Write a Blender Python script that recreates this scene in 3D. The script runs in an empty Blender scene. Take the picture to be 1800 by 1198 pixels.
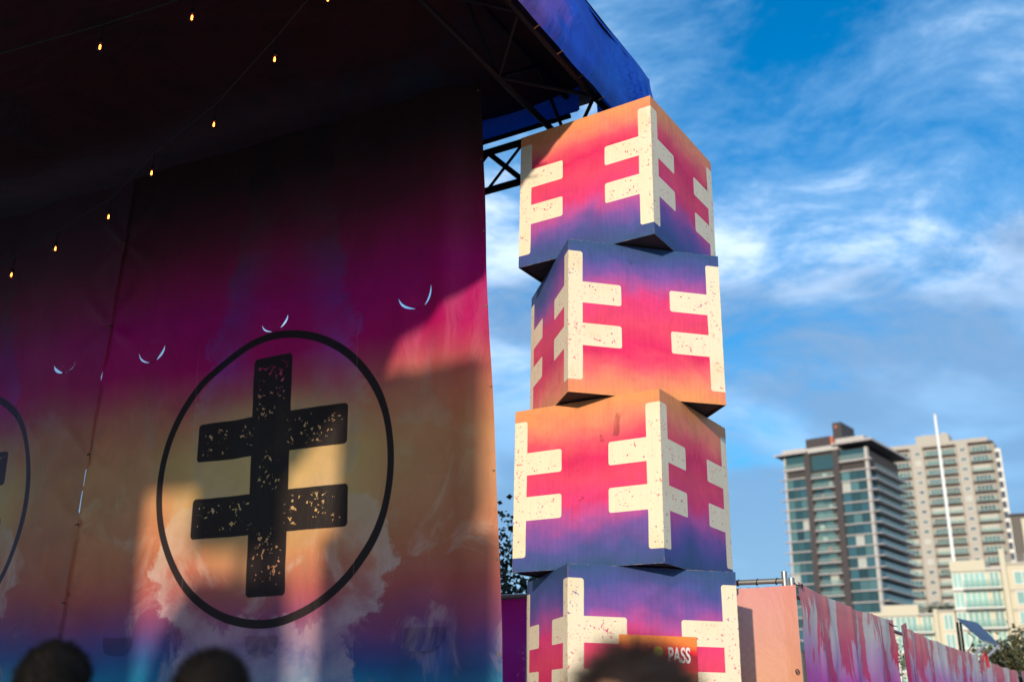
import bpy, bmesh, math, random
from mathutils import Vector, Matrix, noise as mnoise
from mathutils.geometry import delaunay_2d_cdt

random.seed(7)
rad = math.radians
scene = bpy.context.scene
COL = scene.collection

# ------------------------------------------------------------------ camera
PITCH, ROLL = rad(20.286), rad(-1.297)
cam = bpy.data.cameras.new('camera')
cam.sensor_width = 36.0
cam.lens = 1756.07 / 1800 * 36
cam.clip_start, cam.clip_end = 0.05, 5000
cam.dof.use_dof = True
cam.dof.focus_distance = 7.9
cam.dof.aperture_fstop = 1.25
cam_o = bpy.data.objects.new('camera', cam)
COL.objects.link(cam_o)
_F = Vector((0, math.cos(PITCH), math.sin(PITCH)))
_U = Vector((0, -math.sin(PITCH), math.cos(PITCH)))
_X = Vector((1, 0, 0))
_R = math.cos(ROLL) * _X - math.sin(ROLL) * _U
_UP = math.sin(ROLL) * _X + math.cos(ROLL) * _U
cam_o.matrix_world = Matrix(((_R.x, _UP.x, -_F.x, 0), (_R.y, _UP.y, -_F.y, 0), (_R.z, _UP.z, -_F.z, 1.55), (0, 0, 0, 1)))
scene.camera = cam_o

# ------------------------------------------------------------------ light
SUN = Vector((-0.334, -0.926, 0.182)).normalized()      # towards the sun
sun_el = math.asin(SUN.z)
sun = bpy.data.lights.new('sun', 'SUN')
sun.energy = 3.35
sun.angle = rad(0.9)
sun.color = (1.0, 0.85, 0.66)
sun_o = bpy.data.objects.new('sun', sun)
COL.objects.link(sun_o)
sun_o.rotation_euler = SUN.to_track_quat('Z', 'Y').to_euler()
sun_o.location = SUN * 50

vs = scene.view_settings
vs.view_transform = 'Standard'
vs.look = 'None'
vs.exposure = 0.30
vs.gamma = 1.0
scene.cycles.use_denoising = True
scene.cycles.max_bounces = 6
scene.cycles.sample_clamp_indirect = 4.0


# ------------------------------------------------------------------ node helper
class G:
    """tiny node graph builder"""
    def __init__(self, tree):
        self.t = tree
        self.n = tree.nodes
        self.l = tree.links

    def new(self, kind, **kw):
        nd = self.n.new('ShaderNode' + kind)
        for k, v in kw.items():
            setattr(nd, k, v)
        return nd

    def put(self, sock, v):
        if hasattr(v, 'is_linked'):
            self.l.new(v, sock)
        elif v is not None:
            if sock.type == 'RGBA' and len(v) == 3:
                v = (*v, 1)
            sock.default_value = v

    def m(self, op, a, b=None, c=None, clamp=False):
        nd = self.new('Math', operation=op, use_clamp=clamp)
        for s, v in zip(nd.inputs, (a, b, c)):
            self.put(s, v)
        return nd.outputs[0]

    def step(self, x, lo, hi):
        nd = self.new('MapRange', interpolation_type='SMOOTHSTEP')
        self.put(nd.inputs[0], x)
        self.put(nd.inputs[1], lo)
        self.put(nd.inputs[2], hi)
        return nd.outputs[0]

    def remap(self, x, lo, hi, a=0.0, b=1.0):
        nd = self.new('MapRange')
        for s, v in zip(nd.inputs, (x, lo, hi, a, b)):
            self.put(s, v)
        return nd.outputs[0]

    def mix(self, f, a, b, mode='MIX'):
        nd = self.new('Mix', data_type='RGBA', blend_type=mode)
        self.put(nd.inputs[0], f)
        self.put(nd.inputs[6], a)
        self.put(nd.inputs[7], b)
        return nd.outputs[2]

    def noise(self, vec, scale, detail=4, rough=0.5, dist=0.0, dims='3D', w=None):
        nd = self.new('TexNoise', noise_dimensions=dims)
        self.put(nd.inputs['Vector'], vec)
        nd.inputs['Scale'].default_value = scale
        nd.inputs['Detail'].default_value = detail
        nd.inputs['Roughness'].default_value = rough
        nd.inputs['Distortion'].default_value = dist
        if w is not None:
            self.put(nd.inputs['W'], w)
        return nd.outputs[0]

    def vec(self, x, y, z=0.0):
        nd = self.new('CombineXYZ')
        for s, v in zip(nd.inputs, (x, y, z)):
            self.put(s, v)
        return nd.outputs[0]

    def sep(self, v):
        nd = self.new('SeparateXYZ')
        self.put(nd.inputs[0], v)
        return nd.outputs

    def ramp(self, f, stops, interp='LINEAR'):
        nd = self.new('ValToRGB')
        cr = nd.color_ramp
        cr.interpolation = interp
        while len(cr.elements) < len(stops):
            cr.elements.new(0.5)
        for e, (p, c) in zip(cr.elements, stops):
            e.position = p
            e.color = (*c, 1)
        self.put(nd.inputs[0], f)
        return nd.outputs[0]

    def rbox(self, x, y, cx, cy, hx, hy, r):
        """signed distance of a rounded rectangle"""
        dx = self.m('SUBTRACT', self.m('ABSOLUTE', self.m('SUBTRACT', x, cx)), hx - r if not hasattr(hx, 'is_linked') else hx)
        dy = self.m('SUBTRACT', self.m('ABSOLUTE', self.m('SUBTRACT', y, cy)), hy - r)
        ox = self.m('MAXIMUM', dx, 0.0)
        oy = self.m('MAXIMUM', dy, 0.0)
        ln = self.m('SQRT', self.m('ADD', self.m('MULTIPLY', ox, ox), self.m('MULTIPLY', oy, oy)))
        ins = self.m('MINIMUM', self.m('MAXIMUM', dx, dy), 0.0)
        return self.m('SUBTRACT', self.m('ADD', ln, ins), r)


def srgb(r, g, b):
    f = lambda c: (c / 255 / 12.92) if c / 255 <= 0.04045 else ((c / 255 + 0.055) / 1.055) ** 2.4
    return (f(r), f(g), f(b))


def new_mat(name):
    m = bpy.data.materials.new(name)
    m.use_nodes = True
    g = G(m.node_tree)
    bs = m.node_tree.nodes['Principled BSDF']
    return m, g, bs


def plain(name, col, rough=0.6, metal=0.0, var=0.12, scale=6.0, spec=0.5, bump=0.0):
    m, g, bs = new_mat(name)
    co = g.new('TexCoord').outputs['Object']
    n = g.noise(co, scale, 5, 0.6)
    k = g.remap(n, 0.25, 0.75, 1 - var, 1 + var)
    c = g.mix(1.0, col, g.vec(k, k, k), 'MULTIPLY')
    g.put(bs.inputs['Base Color'], c)
    bs.inputs['Roughness'].default_value = rough
    bs.inputs['Metallic'].default_value = metal
    bs.inputs['Specular IOR Level'].default_value = spec
    if bump:
        b = g.new('Bump')
        b.inputs['Strength'].default_value = bump
        b.inputs['Distance'].default_value = 0.01
        g.put(b.inputs['Height'], n)
        g.put(bs.inputs['Normal'], b.outputs[0])
    return m


# ------------------------------------------------------------------ world: sky with thin evening cloud
world = bpy.data.worlds.new('World')
scene.world = world
world.use_nodes = True
w = G(world.node_tree)
bg = world.node_tree.nodes['Background']
sky = w.new('TexSky', sky_type='NISHITA', sun_disc=False)
sky.sun_elevation = sun_el
sky.sun_rotation = math.atan2(SUN.x, SUN.y)
sky.altitude = 50
sky.air_density = 1.0
sky.dust_density = 0.6
sky.ozone_density = 2.2
dirv = w.new('TexCoord').outputs['Generated']
dx, dy, dz = w.sep(dirv)
dzc = w.m('ADD', w.m('MAXIMUM', dz, 0.0), 0.42)
cu = w.m('DIVIDE', dx, dzc)
cv = w.m('DIVIDE', dy, dzc)
# warp field gives the torn, puffy look
wx = w.noise(w.vec(cu, cv, 2.0), 2.0, 2, 0.5)
wy = w.noise(w.vec(cu, cv, 8.0), 2.0, 2, 0.5)
pu = w.m('ADD', cu, w.m('MULTIPLY', w.m('SUBTRACT', wx, 0.5), 0.30))
pv = w.m('ADD', cv, w.m('MULTIPLY', w.m('SUBTRACT', wy, 0.5), 0.25))
cp = w.vec(w.m('ADD', pu, w.m('MULTIPLY', pv, 0.5)), w.m('MULTIPLY', pv, 1.5), 15.1)
big = w.noise(cp, 1.25, 2, 0.5)
mid = w.noise(cp, 4.6, 10, 0.66, 0.25)
cl = w.m('ADD', w.m('MULTIPLY', big, 0.58), w.m('MULTIPLY', mid, 0.58))
low = w.remap(dz, 0.08, 0.42, 0.26, 0.0)
low.node.clamp = True
cl = w.m('ADD', cl, low)
cover = w.step(cl, 0.45, 0.69)
dense = w.m('MULTIPLY', w.step(cl, 0.57, 0.72), w.step(dz, 0.24, 0.44))
hs = w.new('HueSaturation')
hs.inputs['Hue'].default_value = 0.488
hs.inputs['Saturation'].default_value = 1.45
hs.inputs['Value'].default_value = 1.0
w.put(hs.inputs['Color'], sky.outputs[0])
skyc = w.mix(1.0, hs.outputs[0], (0.42, 1.02, 1.30), 'MULTIPLY')
thin = w.mix(1.0, w.mix(1.0, sky.outputs[0], (0.35, 0.35, 0.35), 'MULTIPLY'), (1.35, 2.65, 4.4), 'ADD')
thick = w.mix(1.0, w.mix(1.0, sky.outputs[0], (0.5, 0.5, 0.5), 'MULTIPLY'), (4.6, 5.2, 6.1), 'ADD')
under = w.mix(1.0, w.mix(1.0, sky.outputs[0], (0.2, 0.2, 0.2), 'MULTIPLY'), (0.80, 1.60, 2.9), 'ADD')
shade = w.noise(w.vec(w.m('MULTIPLY', pu, 1.2), w.m('MULTIPLY', pv, 1.7), 9.1), 2.3, 4, 0.5)
cloudc = w.mix(dense, thin, thick)
gl = w.m('ADD', w.m('MULTIPLY', w.step(dz, 0.46, 0.22), 1.3), -0.25)
grey = w.m('MULTIPLY', w.step(w.m('ADD', shade, w.m('MULTIPLY', gl, 0.18)), 0.47, 0.70), 0.85)
cloudc = w.mix(grey, cloudc, under)
fin = w.mix(w.m('MULTIPLY', cover, 0.95), skyc, cloudc)
w.put(bg.inputs['Color'], fin)
bg.inputs['Strength'].default_value = 0.142


# ------------------------------------------------------------------ object helpers
def link(o, parent=None):
    COL.objects.link(o)
    if parent is not None:
        o.parent = parent
    return o


def tag(o, label=None, cat=None, group=None, kind=None):
    for k, v in (('label', label), ('category', cat), ('group', group), ('kind', kind)):
        if v:
            o[k] = v
    return o


def empty(name, loc=(0, 0, 0), rz=0.0):
    o = bpy.data.objects.new(name, None)
    o.empty_display_size = 0.2
    o.location = loc
    o.rotation_euler = (0, 0, rz)
    return link(o)


def mesh_obj(name, verts, faces, mat, parent=None, smooth=False, uvs=None):
    me = bpy.data.meshes.new(name)
    me.from_pydata([tuple(v) for v in verts], [], faces)
    if uvs is not None:
        uv = me.uv_layers.new(name='UVMap')
        for lp in me.loops:
            uv.data[lp.index].uv = uvs[lp.vertex_index]
    if smooth:
        me.polygons.foreach_set('use_smooth', [True] * len(me.polygons))
    for m_ in (mat if isinstance(mat, (list, tuple)) else [mat]):
        me.materials.append(m_)
    o = bpy.data.objects.new(name, me)
    return link(o, parent)


def bm_obj(name, bm, mat, parent=None, smooth=False):
    me = bpy.data.meshes.new(name)
    bm.to_mesh(me)
    bm.free()
    if smooth:
        me.polygons.foreach_set('use_smooth', [True] * len(me.polygons))
    for m_ in (mat if isinstance(mat, (list, tuple)) else [mat]):
        me.materials.append(m_)
    o = bpy.data.objects.new(name, me)
    return link(o, parent)


_cube = {}


def cube_mesh(mat, bev=0.0):
    key = (mat.name, bev)
    if key not in _cube:
        bm = bmesh.new()
        bmesh.ops.create_cube(bm, size=1.0)
        if bev:
            bmesh.ops.bevel(bm, geom=bm.edges[:], offset=bev, segments=1, affect='EDGES')
        me = bpy.data.meshes.new('block')
        bm.to_mesh(me)
        bm.free()
        me.materials.append(mat)
        _cube[key] = me
    return _cube[key]


def blk(name, mat, x0, x1, y0, y1, z0, z1, parent=None):
    """a block between two corners, sharing one cube mesh per material"""
    o = bpy.data.objects.new(name, cube_mesh(mat))
    o.location = ((x0 + x1) / 2, (y0 + y1) / 2, (z0 + z1) / 2)
    o.scale = (abs(x1 - x0), abs(y1 - y0), abs(z1 - z0))
    return link(o, parent)


_cyl = {}


def tube(name, mat, p, q, r, parent=None, sides=10):
    key = (mat.name, sides)
    if key not in _cyl:
        bm = bmesh.new()
        bmesh.ops.create_cone(bm, cap_ends=True, segments=sides, radius1=1, radius2=1, depth=1)
        me = bpy.data.meshes.new('tube')
        bm.to_mesh(me)
        bm.free()
        me.polygons.foreach_set('use_smooth', [len(f.vertices) == 4 for f in me.polygons])
        me.materials.append(mat)
        _cyl[key] = me
    p, q = Vector(p), Vector(q)
    o = bpy.data.objects.new(name, _cyl[key])
    o.location = (p + q) / 2
    o.rotation_mode = 'QUATERNION'
    o.rotation_quaternion = (q - p).to_track_quat('Z', 'Y')
    o.scale = (r, r, (q - p).length)
    return link(o, parent)


def pipe(name, mat, pts, r, parent=None, sides=6, radii=None):
    """one bent tube through several points"""
    verts, faces = [], []
    pts = [Vector(p) for p in pts]
    for i, p in enumerate(pts):
        d = (pts[min(i + 1, len(pts) - 1)] - pts[max(i - 1, 0)]).normalized()
        a = d.orthogonal().normalized() if abs(d.z) > 0.95 else d.cross(Vector((0, 0, 1))).normalized()
        b = d.cross(a)
        rr = radii[i] if radii else r
        for k in range(sides):
            t = 2 * math.pi * k / sides
            verts.append(p + rr * (math.cos(t) * a + math.sin(t) * b))
    for i in range(len(pts) - 1):
        for k in range(sides):
            k2 = (k + 1) % sides
            faces.append((i * sides + k, i * sides + k2, (i + 1) * sides + k2, (i + 1) * sides + k))
    return mesh_obj(name, verts, faces, mat, parent, smooth=True)


def inside(p, poly):
    x, y = p
    c = False
    j = len(poly) - 1
    for i in range(len(poly)):
        xi, yi = poly[i]
        xj, yj = poly[j]
        if (yi > y) != (yj > y) and x < (xj - xi) * (y - yi) / (yj - yi) + xi:
            c = not c
        j = i
    return c


def sheet_cdt(outline, holes, step, jitter=0.0):
    """triangulated flat sheet with an outline and holes -> verts2d, faces"""
    def dens(poly):
        out = []
        for i, p in enumerate(poly):
            q = poly[(i + 1) % len(poly)]
            n = max(1, int(math.hypot(q[0] - p[0], q[1] - p[1]) / step))
            out += [(p[0] + (q[0] - p[0]) * k / n, p[1] + (q[1] - p[1]) * k / n) for k in range(n)]
        return out
    rings = [dens(outline)] + [list(h) for h in holes]
    vs_, es = [], []
    for r_ in rings:
        b = len(vs_)
        vs_ += r_
        es += [(b + i, b + (i + 1) % len(r_)) for i in range(len(r_))]
    xs = [p[0] for p in outline]
    ys = [p[1] for p in outline]
    y = min(ys) + step * 0.5
    while y < max(ys):
        x = min(xs) + step * 0.5
        while x < max(xs):
            if inside((x, y), outline):
                vs_.append((x, y))
            x += step
        y += step
    for h in holes:
        hx = [p[0] for p in h]
        hy = [p[1] for p in h]
        x = min(hx) - 0.03
        while x < max(hx) + 0.16:
            y = min(hy) - 0.03
            while y < max(hy) + 0.05:
                if inside((x, y), outline) and not inside((x, y), h):
                    vs_.append((x + 0.0007, y + 0.0003))
                y += 0.014
            x += 0.014
    v2, _, f2, _, _, _ = delaunay_2d_cdt([Vector(v) for v in vs_], es, [], 0, 1e-5)
    faces = []
    for f in f2:
        c = (sum(v2[i][0] for i in f) / 3, sum(v2[i][1] for i in f) / 3)
        if inside(c, outline) and not any(inside(c, h) for h in holes):
            faces.append(tuple(f))
    return v2, faces


# ------------------------------------------------------------------ shared directions
E1 = Vector((math.cos(rad(58.4)), math.sin(rad(58.4)), 0))     # from stage front to back
E2 = Vector((E1.y, -E1.x, 0))                                  # along the backdrop, to the right


def S(e1, e2, z):
    return E1 * e1 + E2 * e2 + Vector((0, 0, z))


# ------------------------------------------------------------------ plain materials
M = {}
M['truss'] = plain('truss_black_paint', (0.007, 0.006, 0.006), 0.6, 0.0, 0.2, 9, 0.2)
M['steel'] = plain('galvanised_pipe', (0.34, 0.34, 0.31), 0.42, 0.75, 0.2, 14)
M['tie'] = plain('black_tie', (0.015, 0.013, 0.013), 0.5)
M['brass'] = plain('grommet_brass', (0.45, 0.32, 0.16), 0.35, 0.9)
M['cable'] = plain('black_cable', (0.010, 0.009, 0.009), 0.55)
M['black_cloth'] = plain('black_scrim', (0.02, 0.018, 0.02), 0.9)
M['lumber'] = plain('raw_lumber', (0.42, 0.30, 0.19), 0.8, 0, 0.2, 12)
M['leaf_dark'] = plain('leaf_dark', (0.030, 0.050, 0.018), 0.55, 0, 0.4, 3)
M['leaf_olive'] = plain('leaf_olive', (0.065, 0.065, 0.022), 0.6, 0, 0.45, 3)
M['leaf_green'] = plain('leaf_green', (0.09, 0.11, 0.035), 0.55, 0, 0.4, 3)
M['bark'] = plain('bark', (0.055, 0.04, 0.03), 0.9, 0, 0.3, 12)


# ================================================================== GROUND
def ground_mat():
    m, g, bs = new_mat('worn_concrete_lot')
    co = g.new('TexCoord').outputs['Object']
    n1 = g.noise(co, 0.35, 6, 0.6)
    n2 = g.noise(co, 60, 3, 0.6)
    k = g.m('ADD', g.remap(n1, 0.3, 0.7, 0.24, 0.33), g.remap(n2, 0.3, 0.7, -0.015, 0.02))
    g.put(bs.inputs['Base Color'], g.vec(k, g.m('MULTIPLY', k, 0.97), g.m('MULTIPLY', k, 0.92)))
    bs.inputs['Roughness'].default_value = 0.9
    b = g.new('Bump')
    b.inputs['Strength'].default_value = 0.4
    g.put(b.inputs['Height'], n2)
    g.put(bs.inputs['Normal'], b.outputs[0])
    return m


R_ = 2500
go = mesh_obj('ground', [(-R_, -R_, 0), (R_, -R_, 0), (R_, R_, 0), (-R_, R_, 0)], [(0, 1, 2, 3)], ground_mat())
tag(go, 'worn concrete lot under the canopy and fences', None, None, 'structure')


# ================================================================== PAINTED PLYWOOD BOXES
BOX = 1.22


def box_mat(name, flip):
    m, g, bs = new_mat(name)
    uv = g.new('TexCoord').outputs['UV']
    u, v, _ = g.sep(uv)                      # v = 0 at the top edge
    rnd = g.m('MULTIPLY', g.new('ObjectInfo').outputs['Random'], 40.0)
    p3 = g.vec(u, v, rnd)
    n1 = g.noise(p3, 2.2, 4, 0.55, 0.4)
    n2 = g.noise(p3, 6.0, 5, 0.6, 0.6)
    gv = g.m('SUBTRACT', 1.0, v) if flip else v
    gv = g.m('ADD', gv, g.m('MULTIPLY', g.m('SUBTRACT', n1, 0.5), 0.28))
    gv = g.m('ADD', gv, g.m('MULTIPLY', g.m('SUBTRACT', n2, 0.5), 0.14))
    # gv: 0 = blue edge, 1 = orange edge
    stain = g.ramp(gv, [(0.0, (0.030, 0.075, 0.195)), (0.11, (0.058, 0.072, 0.27)), (0.21, (0.17, 0.072, 0.32)),
                        (0.31, (0.44, 0.070, 0.29)), (0.40, (0.70, 0.035, 0.165)), (0.53, (0.74, 0.052, 0.125)),
                        (0.67, (0.68, 0.016, 0.105)), (0.78, (0.78, 0.080, 0.125)), (0.89, (0.80, 0.22, 0.13)), (1.0, (0.76, 0.29, 0.105))])
    # wood figure
    grain = g.noise(g.vec(g.m('MULTIPLY', u, 26.0), g.m('MULTIPLY', v, 1.6), rnd), 2.5, 6, 0.65, 0.8)
    fig = g.new('TexWave', wave_type='BANDS', bands_direction='X', wave_profile='SIN')
    g.put(fig.inputs['Vector'], g.vec(u, g.m('MULTIPLY', v, 0.22), rnd))
    fig.inputs['Scale'].default_value = 9
    fig.inputs['Distortion'].default_value = 9
    fig.inputs['Detail'].default_value = 3
    fig.inputs['Detail Scale'].default_value = 1.6
    k = g.m('ADD', g.remap(grain, 0.25, 0.75, 0.955, 1.04), g.remap(fig.outputs[1], 0, 1, -0.03, 0.03))
    mot = g.noise(g.vec(u, v, g.m('ADD', rnd, 31.0)), 4.5, 7, 0.66, 0.8)
    k = g.m('MULTIPLY', k, g.remap(mot, 0.3, 0.7, 0.84, 1.14))
    knot = g.noise(g.vec(g.m('MULTIPLY', u, 3.0), g.m('MULTIPLY', v, 3.0), g.m('ADD', rnd, 7.0)), 1.7, 2, 0.5, 1.2)
    kd = g.step(knot, 0.68, 0.78)
    k = g.m('MULTIPLY', k, g.m('SUBTRACT', 1.0, g.m('MULTIPLY', kd, 0.45)))
    stain = g.mix(1.0, stain, g.vec(k, k, k), 'MULTIPLY')
    # cream marks, mirrored to both vertical edges
    um = g.m('SUBTRACT', 0.5, g.m('ABSOLUTE', g.m('SUBTRACT', u, 0.5)))      # 0 at the edge
    wob = g.m('MULTIPLY', g.m('SUBTRACT', g.noise(p3, 5.0, 2), 0.5), 0.007)
    umw = g.m('ADD', um, wob)
    d = g.rbox(umw, v, 0.0, 0.4965, 0.092, 0.4205, 0.016)
    d = g.m('MINIMUM', d, g.rbox(umw, v, 0.1, 0.349, 0.240, 0.070, 0.015))
    d = g.m('MINIMUM', d, g.rbox(umw, v, 0.1, 0.625, 0.240, 0.072, 0.015))
    mark = g.step(d, 0.0015, -0.0015)
    # worn specks inside the marks
    sp = g.noise(g.vec(u, v, g.m('ADD', rnd, 3.0)), 62, 2, 0.55, 0.4)
    reg = g.noise(g.vec(u, v, g.m('ADD', rnd, 11.0)), 17, 3, 0.6)
    inarm = g.m('MULTIPLY', g.step(um, 0.05, 0.13), g.step(um, 0.325, 0.29))
    inbar = g.step(um, 0.085, 0.05)
    deep = g.step(d, -0.010, -0.024)
    zone = g.m('MULTIPLY', g.m('ADD', inarm, g.m('MULTIPLY', inbar, 0.9)), deep)
    thr = g.m('SUBTRACT', 0.72, g.m('MULTIPLY', g.step(reg, 0.42, 0.58), 0.128))
    hole = g.m('MULTIPLY', g.step(sp, thr, g.m('ADD', thr, 0.03)), zone)
    mark = g.m('MULTIPLY', mark, g.m('SUBTRACT', 1.0, g.m('MULTIPLY', hole, 0.9)))
    ck = g.remap(grain, 0.25, 0.75, 0.93, 1.05)
    tan_ = g.noise(p3, 3.0, 4, 0.6)
    cream = g.mix(g.step(tan_, 0.5, 0.75), (0.82, 0.71, 0.51), (0.78, 0.63, 0.41))
    cream = g.mix(1.0, cream, g.vec(ck, ck, ck), 'MULTIPLY')
    col = g.mix(mark, stain, cream)
    # scuffed edges
    ev = g.m('SUBTRACT', 0.5, g.m('ABSOLUTE', g.m('SUBTRACT', v, 0.5)))
    ed = g.m('MINIMUM', um, ev)
    chip = g.m('MULTIPLY', g.step(ed, 0.004, 0.001), g.step(g.noise(p3, 30, 3, 0.6), 0.45, 0.62))
    col = g.mix(g.m('MULTIPLY', chip, 0.7), col, (0.36, 0.22, 0.14))
    sm = g.step(g.noise(g.vec(u, v, g.m('ADD', rnd, 21.0)), 3.4, 6, 0.7, 0.5), 0.66, 0.80)
    col = g.mix(g.m('MULTIPLY', sm, 0.25), col, (0.06, 0.05, 0.06))
    g.put(bs.inputs['Base Color'], col)
    bs.inputs['Roughness'].default_value = 0.62
    bs.inputs['Specular IOR Level'].default_value = 0.35
    b = g.new('Bump')
    b.inputs['Strength'].default_value = 0.18
    b.inputs['Distance'].default_value = 0.004
    g.put(b.inputs['Height'], g.m('ADD', grain, g.m('MULTIPLY', n2, 1.2)))
    g.put(bs.inputs['Normal'], b.outputs[0])
    return m


M['box_orange_top'] = box_mat('stained_plywood_orange_top', True)
M['box_blue_top'] = box_mat('stained_plywood_blue_top', False)
M['ply_dark'] = plain('plywood_inside', (0.035, 0.026, 0.022), 0.85, 0, 0.25, 8)


def panel_mesh(mat):
    """plywood side panel in its local XZ plane, outside towards -Y, slightly warped"""
    N = 12
    T = 0.018
    verts, uvs, faces = [], [], []
    for j in range(N + 1):
        for i in range(N + 1):
            x = (i / N - 0.5) * BOX
            z = j / N * BOX
            warp = 0.0016 * math.sin(5 * x + 2) * math.sin(math.pi * j / N) * math.sin(math.pi * i / N)
            verts.append((x, -BOX / 2 + warp, z))
            uvs.append((i / N, 1 - j / N))
    for j in range(N):
        for i in range(N):
            a = j * (N + 1) + i
            faces.append((a, a + 1, a + N + 2, a + N + 1))
    b = len(verts)
    h = BOX / 2
    for x, y, z in ((-h + T, -h + T, 0), (h - T, -h + T, 0), (h - T, -h + T, BOX), (-h + T, -h + T, BOX)):
        verts.append((x, y, z))
        uvs.append((0.5, 0.0))
    faces.append((b + 3, b + 2, b + 1, b))
    c00, c10, c11, c01 = 0, N, (N + 1) * (N + 1) - 1, N * (N + 1)
    rim_b = [i for i in range(N + 1)]
    faces.append(tuple(reversed(rim_b)) + (b, b + 1))
    faces.append(tuple(j * (N + 1) for j in range(N + 1)) + (b + 3, b))
    faces.append(tuple(reversed([j * (N + 1) + N for j in range(N + 1)])) + (b + 1, b + 2))
    faces.append(tuple(N * (N + 1) + i for i in range(N + 1)) + (b + 2, b + 3))
    me = bpy.data.meshes.new('panel')
    me.from_pydata(verts, [], faces)
    uv = me.uv_layers.new(name='UVMap')
    for lp in me.loops:
        uv.data[lp.index].uv = uvs[lp.vertex_index]
    me.materials.append(mat)
    me.materials.append(M['ply_dark'])
    for k in range(N * N, len(me.polygons)):
        me.polygons[k].material_index = 1
    return me


PANELS = {k: panel_mesh(M[k]) for k in ('box_orange_top', 'box_blue_top')}
_gus = bpy.data.meshes.new('corner_gusset')
_h = BOX / 2 - 0.02
_gus.from_pydata([(-_h, -_h, 0.012), (-_h + 0.62, -_h, 0.012), (-_h, -_h + 0.62, 0.012),
                  (-_h, -_h, 0.03), (-_h + 0.62, -_h, 0.03), (-_h, -_h + 0.62, 0.03)], [],
                 [(0, 2, 1), (3, 4, 5), (0, 1, 4, 3), (1, 2, 5, 4), (2, 0, 3, 5)])
_gus.materials.append(M['ply_dark'])


def art_box(cx, cy, z, yaw, mat, label):
    root = empty('plywood_box', (cx, cy, z), yaw)
    tag(root, label, 'box', 'painted boxes of the twisted tower')
    for k in range(4):
        o = bpy.data.objects.new('panel', PANELS[mat])
        o.rotation_euler = (0, 0, k * math.pi / 2)
        link(o, root)
        gs = bpy.data.objects.new('corner_gusset', _gus)
        gs.rotation_euler = (0, 0, k * math.pi / 2)
        link(gs, root)
        c, s_ = math.cos(k * math.pi / 2), math.sin(k * math.pi / 2)
        # cleats of raw lumber inside the lower edge, seen from below
        for t in (-0.28, 0.27):
            o = bpy.data.objects.new('cleat', cube_mesh(M['lumber']))
            lx, ly = t, -BOX / 2 + 0.145
            o.location = (c * lx - s_ * ly, s_ * lx + c * ly, 0.004)
            o.rotation_euler = (0, 0, k * math.pi / 2)
            o.scale = (0.11, 0.042, 0.014)
            link(o, root)
    return root


YA, YB = rad(56.2), rad(11.75)


def centre(cx, cy, yaw):
    h = BOX / 2
    return (cx + h * math.cos(yaw) - h * math.sin(yaw), cy + h * math.sin(yaw) + h * math.cos(yaw))


CA = centre(1.0535, 6.765, YA)
CB = centre(0.412, 6.887, YB)
Z4 = 1.55 - 0.2739
boxes = [(CA, Z4 + 3 * BOX, YA, 'box_orange_top', 'topmost painted box, orange top edge, partly under the canopy shadow'),
         (CB, Z4 + 2 * BOX, YB, 'box_blue_top', 'second painted box from the top, blue upper edge and orange lower edge'),
         (CA, Z4 + BOX, YA, 'box_orange_top', 'third painted box from the top, orange upper edge, corner towards viewer'),
         (CB, Z4, YB, 'box_blue_top', 'fourth painted box from the top, carrying the small pass sign'),
         (CA, Z4 - BOX, YA, 'box_orange_top', 'lowest painted box of the tower, standing on the ground')]
for (c, z, yaw, mt, lb) in boxes:
    art_box(c[0], c[1], z + 0.0005, yaw, mt, lb)
pl = blk('plinth', M['lumber'], CA[0] - 0.45, CA[0] + 0.45, CA[1] - 0.45, CA[1] + 0.45, 0.0, Z4 - BOX)
tag(pl, 'low timber plinth under the lowest painted box', 'plinth')


# ------------------------------------------------------------------ pass sign on the fourth box
def sign_mat():
    m, g, bs = new_mat('sign_print')
    u, v, _ = g.sep(g.new('TexCoord').outputs['UV'])
    n = g.noise(g.vec(u, g.m('MULTIPLY', v, 3.0), 0.3), 2.2, 3, 0.5)
    f = g.m('ADD', v, g.m('MULTIPLY', g.m('SUBTRACT', n, 0.5), 0.22))
    c = g.ramp(f, [(0.0, (0.02, 0.16, 0.17)), (0.40, (0.03, 0.13, 0.15)), (0.60, (0.33, 0.12, 0.04)), (0.72, (0.60, 0.02, 0.03)),
                   (0.80, (0.30, 0.01, 0.02)), (0.845, (0.74, 0.015, 0.02)), (0.93, (0.80, 0.20, 0.03)), (1.0, (0.80, 0.24, 0.04))])
    r = g.m('SQRT', g.m('ADD', g.m('POWER', g.m('MULTIPLY', g.m('SUBTRACT', u, 0.5), 0.78), 2.0), g.m('POWER', g.m('SUBTRACT', v, 0.855), 2.0)))
    c = g.mix(g.step(r, 0.052, 0.044), c, (0.66, 0.58, 0.04))
    g.put(bs.inputs['Base Color'], c)
    bs.inputs['Roughness'].default_value = 0.45
    return m


DB = Vector((math.cos(YB), math.sin(YB), 0))
NB = Vector((math.sin(YB), -math.cos(YB), 0))
sc0 = Vector((0.412, 6.887, 0))
ztop4 = Z4 + BOX
root = empty('pass_sign', sc0 + DB * 0.63 + NB * 0.004 + Vector((0, 0, ztop4 - 1.15)), YB)
tag(root, 'orange and red placard reading PASS fixed to the fourth box', 'sign')
mesh_obj('board', [(-0.275, -0.006, 0), (0.275, -0.006, 0), (0.275, -0.006, 0.70), (-0.275, -0.006, 0.70),
                   (-0.275, 0.0, 0), (0.275, 0.0, 0), (0.275, 0.0, 0.70), (-0.275, 0.0, 0.70)],
         [(0, 1, 2, 3), (5, 4, 7, 6), (4, 0, 3, 7), (1, 5, 6, 2), (3, 2, 6, 7), (4, 5, 1, 0)], sign_mat(), root,
         uvs=[(0, 0), (1, 0), (1, 1), (0, 1)] * 2)
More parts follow.
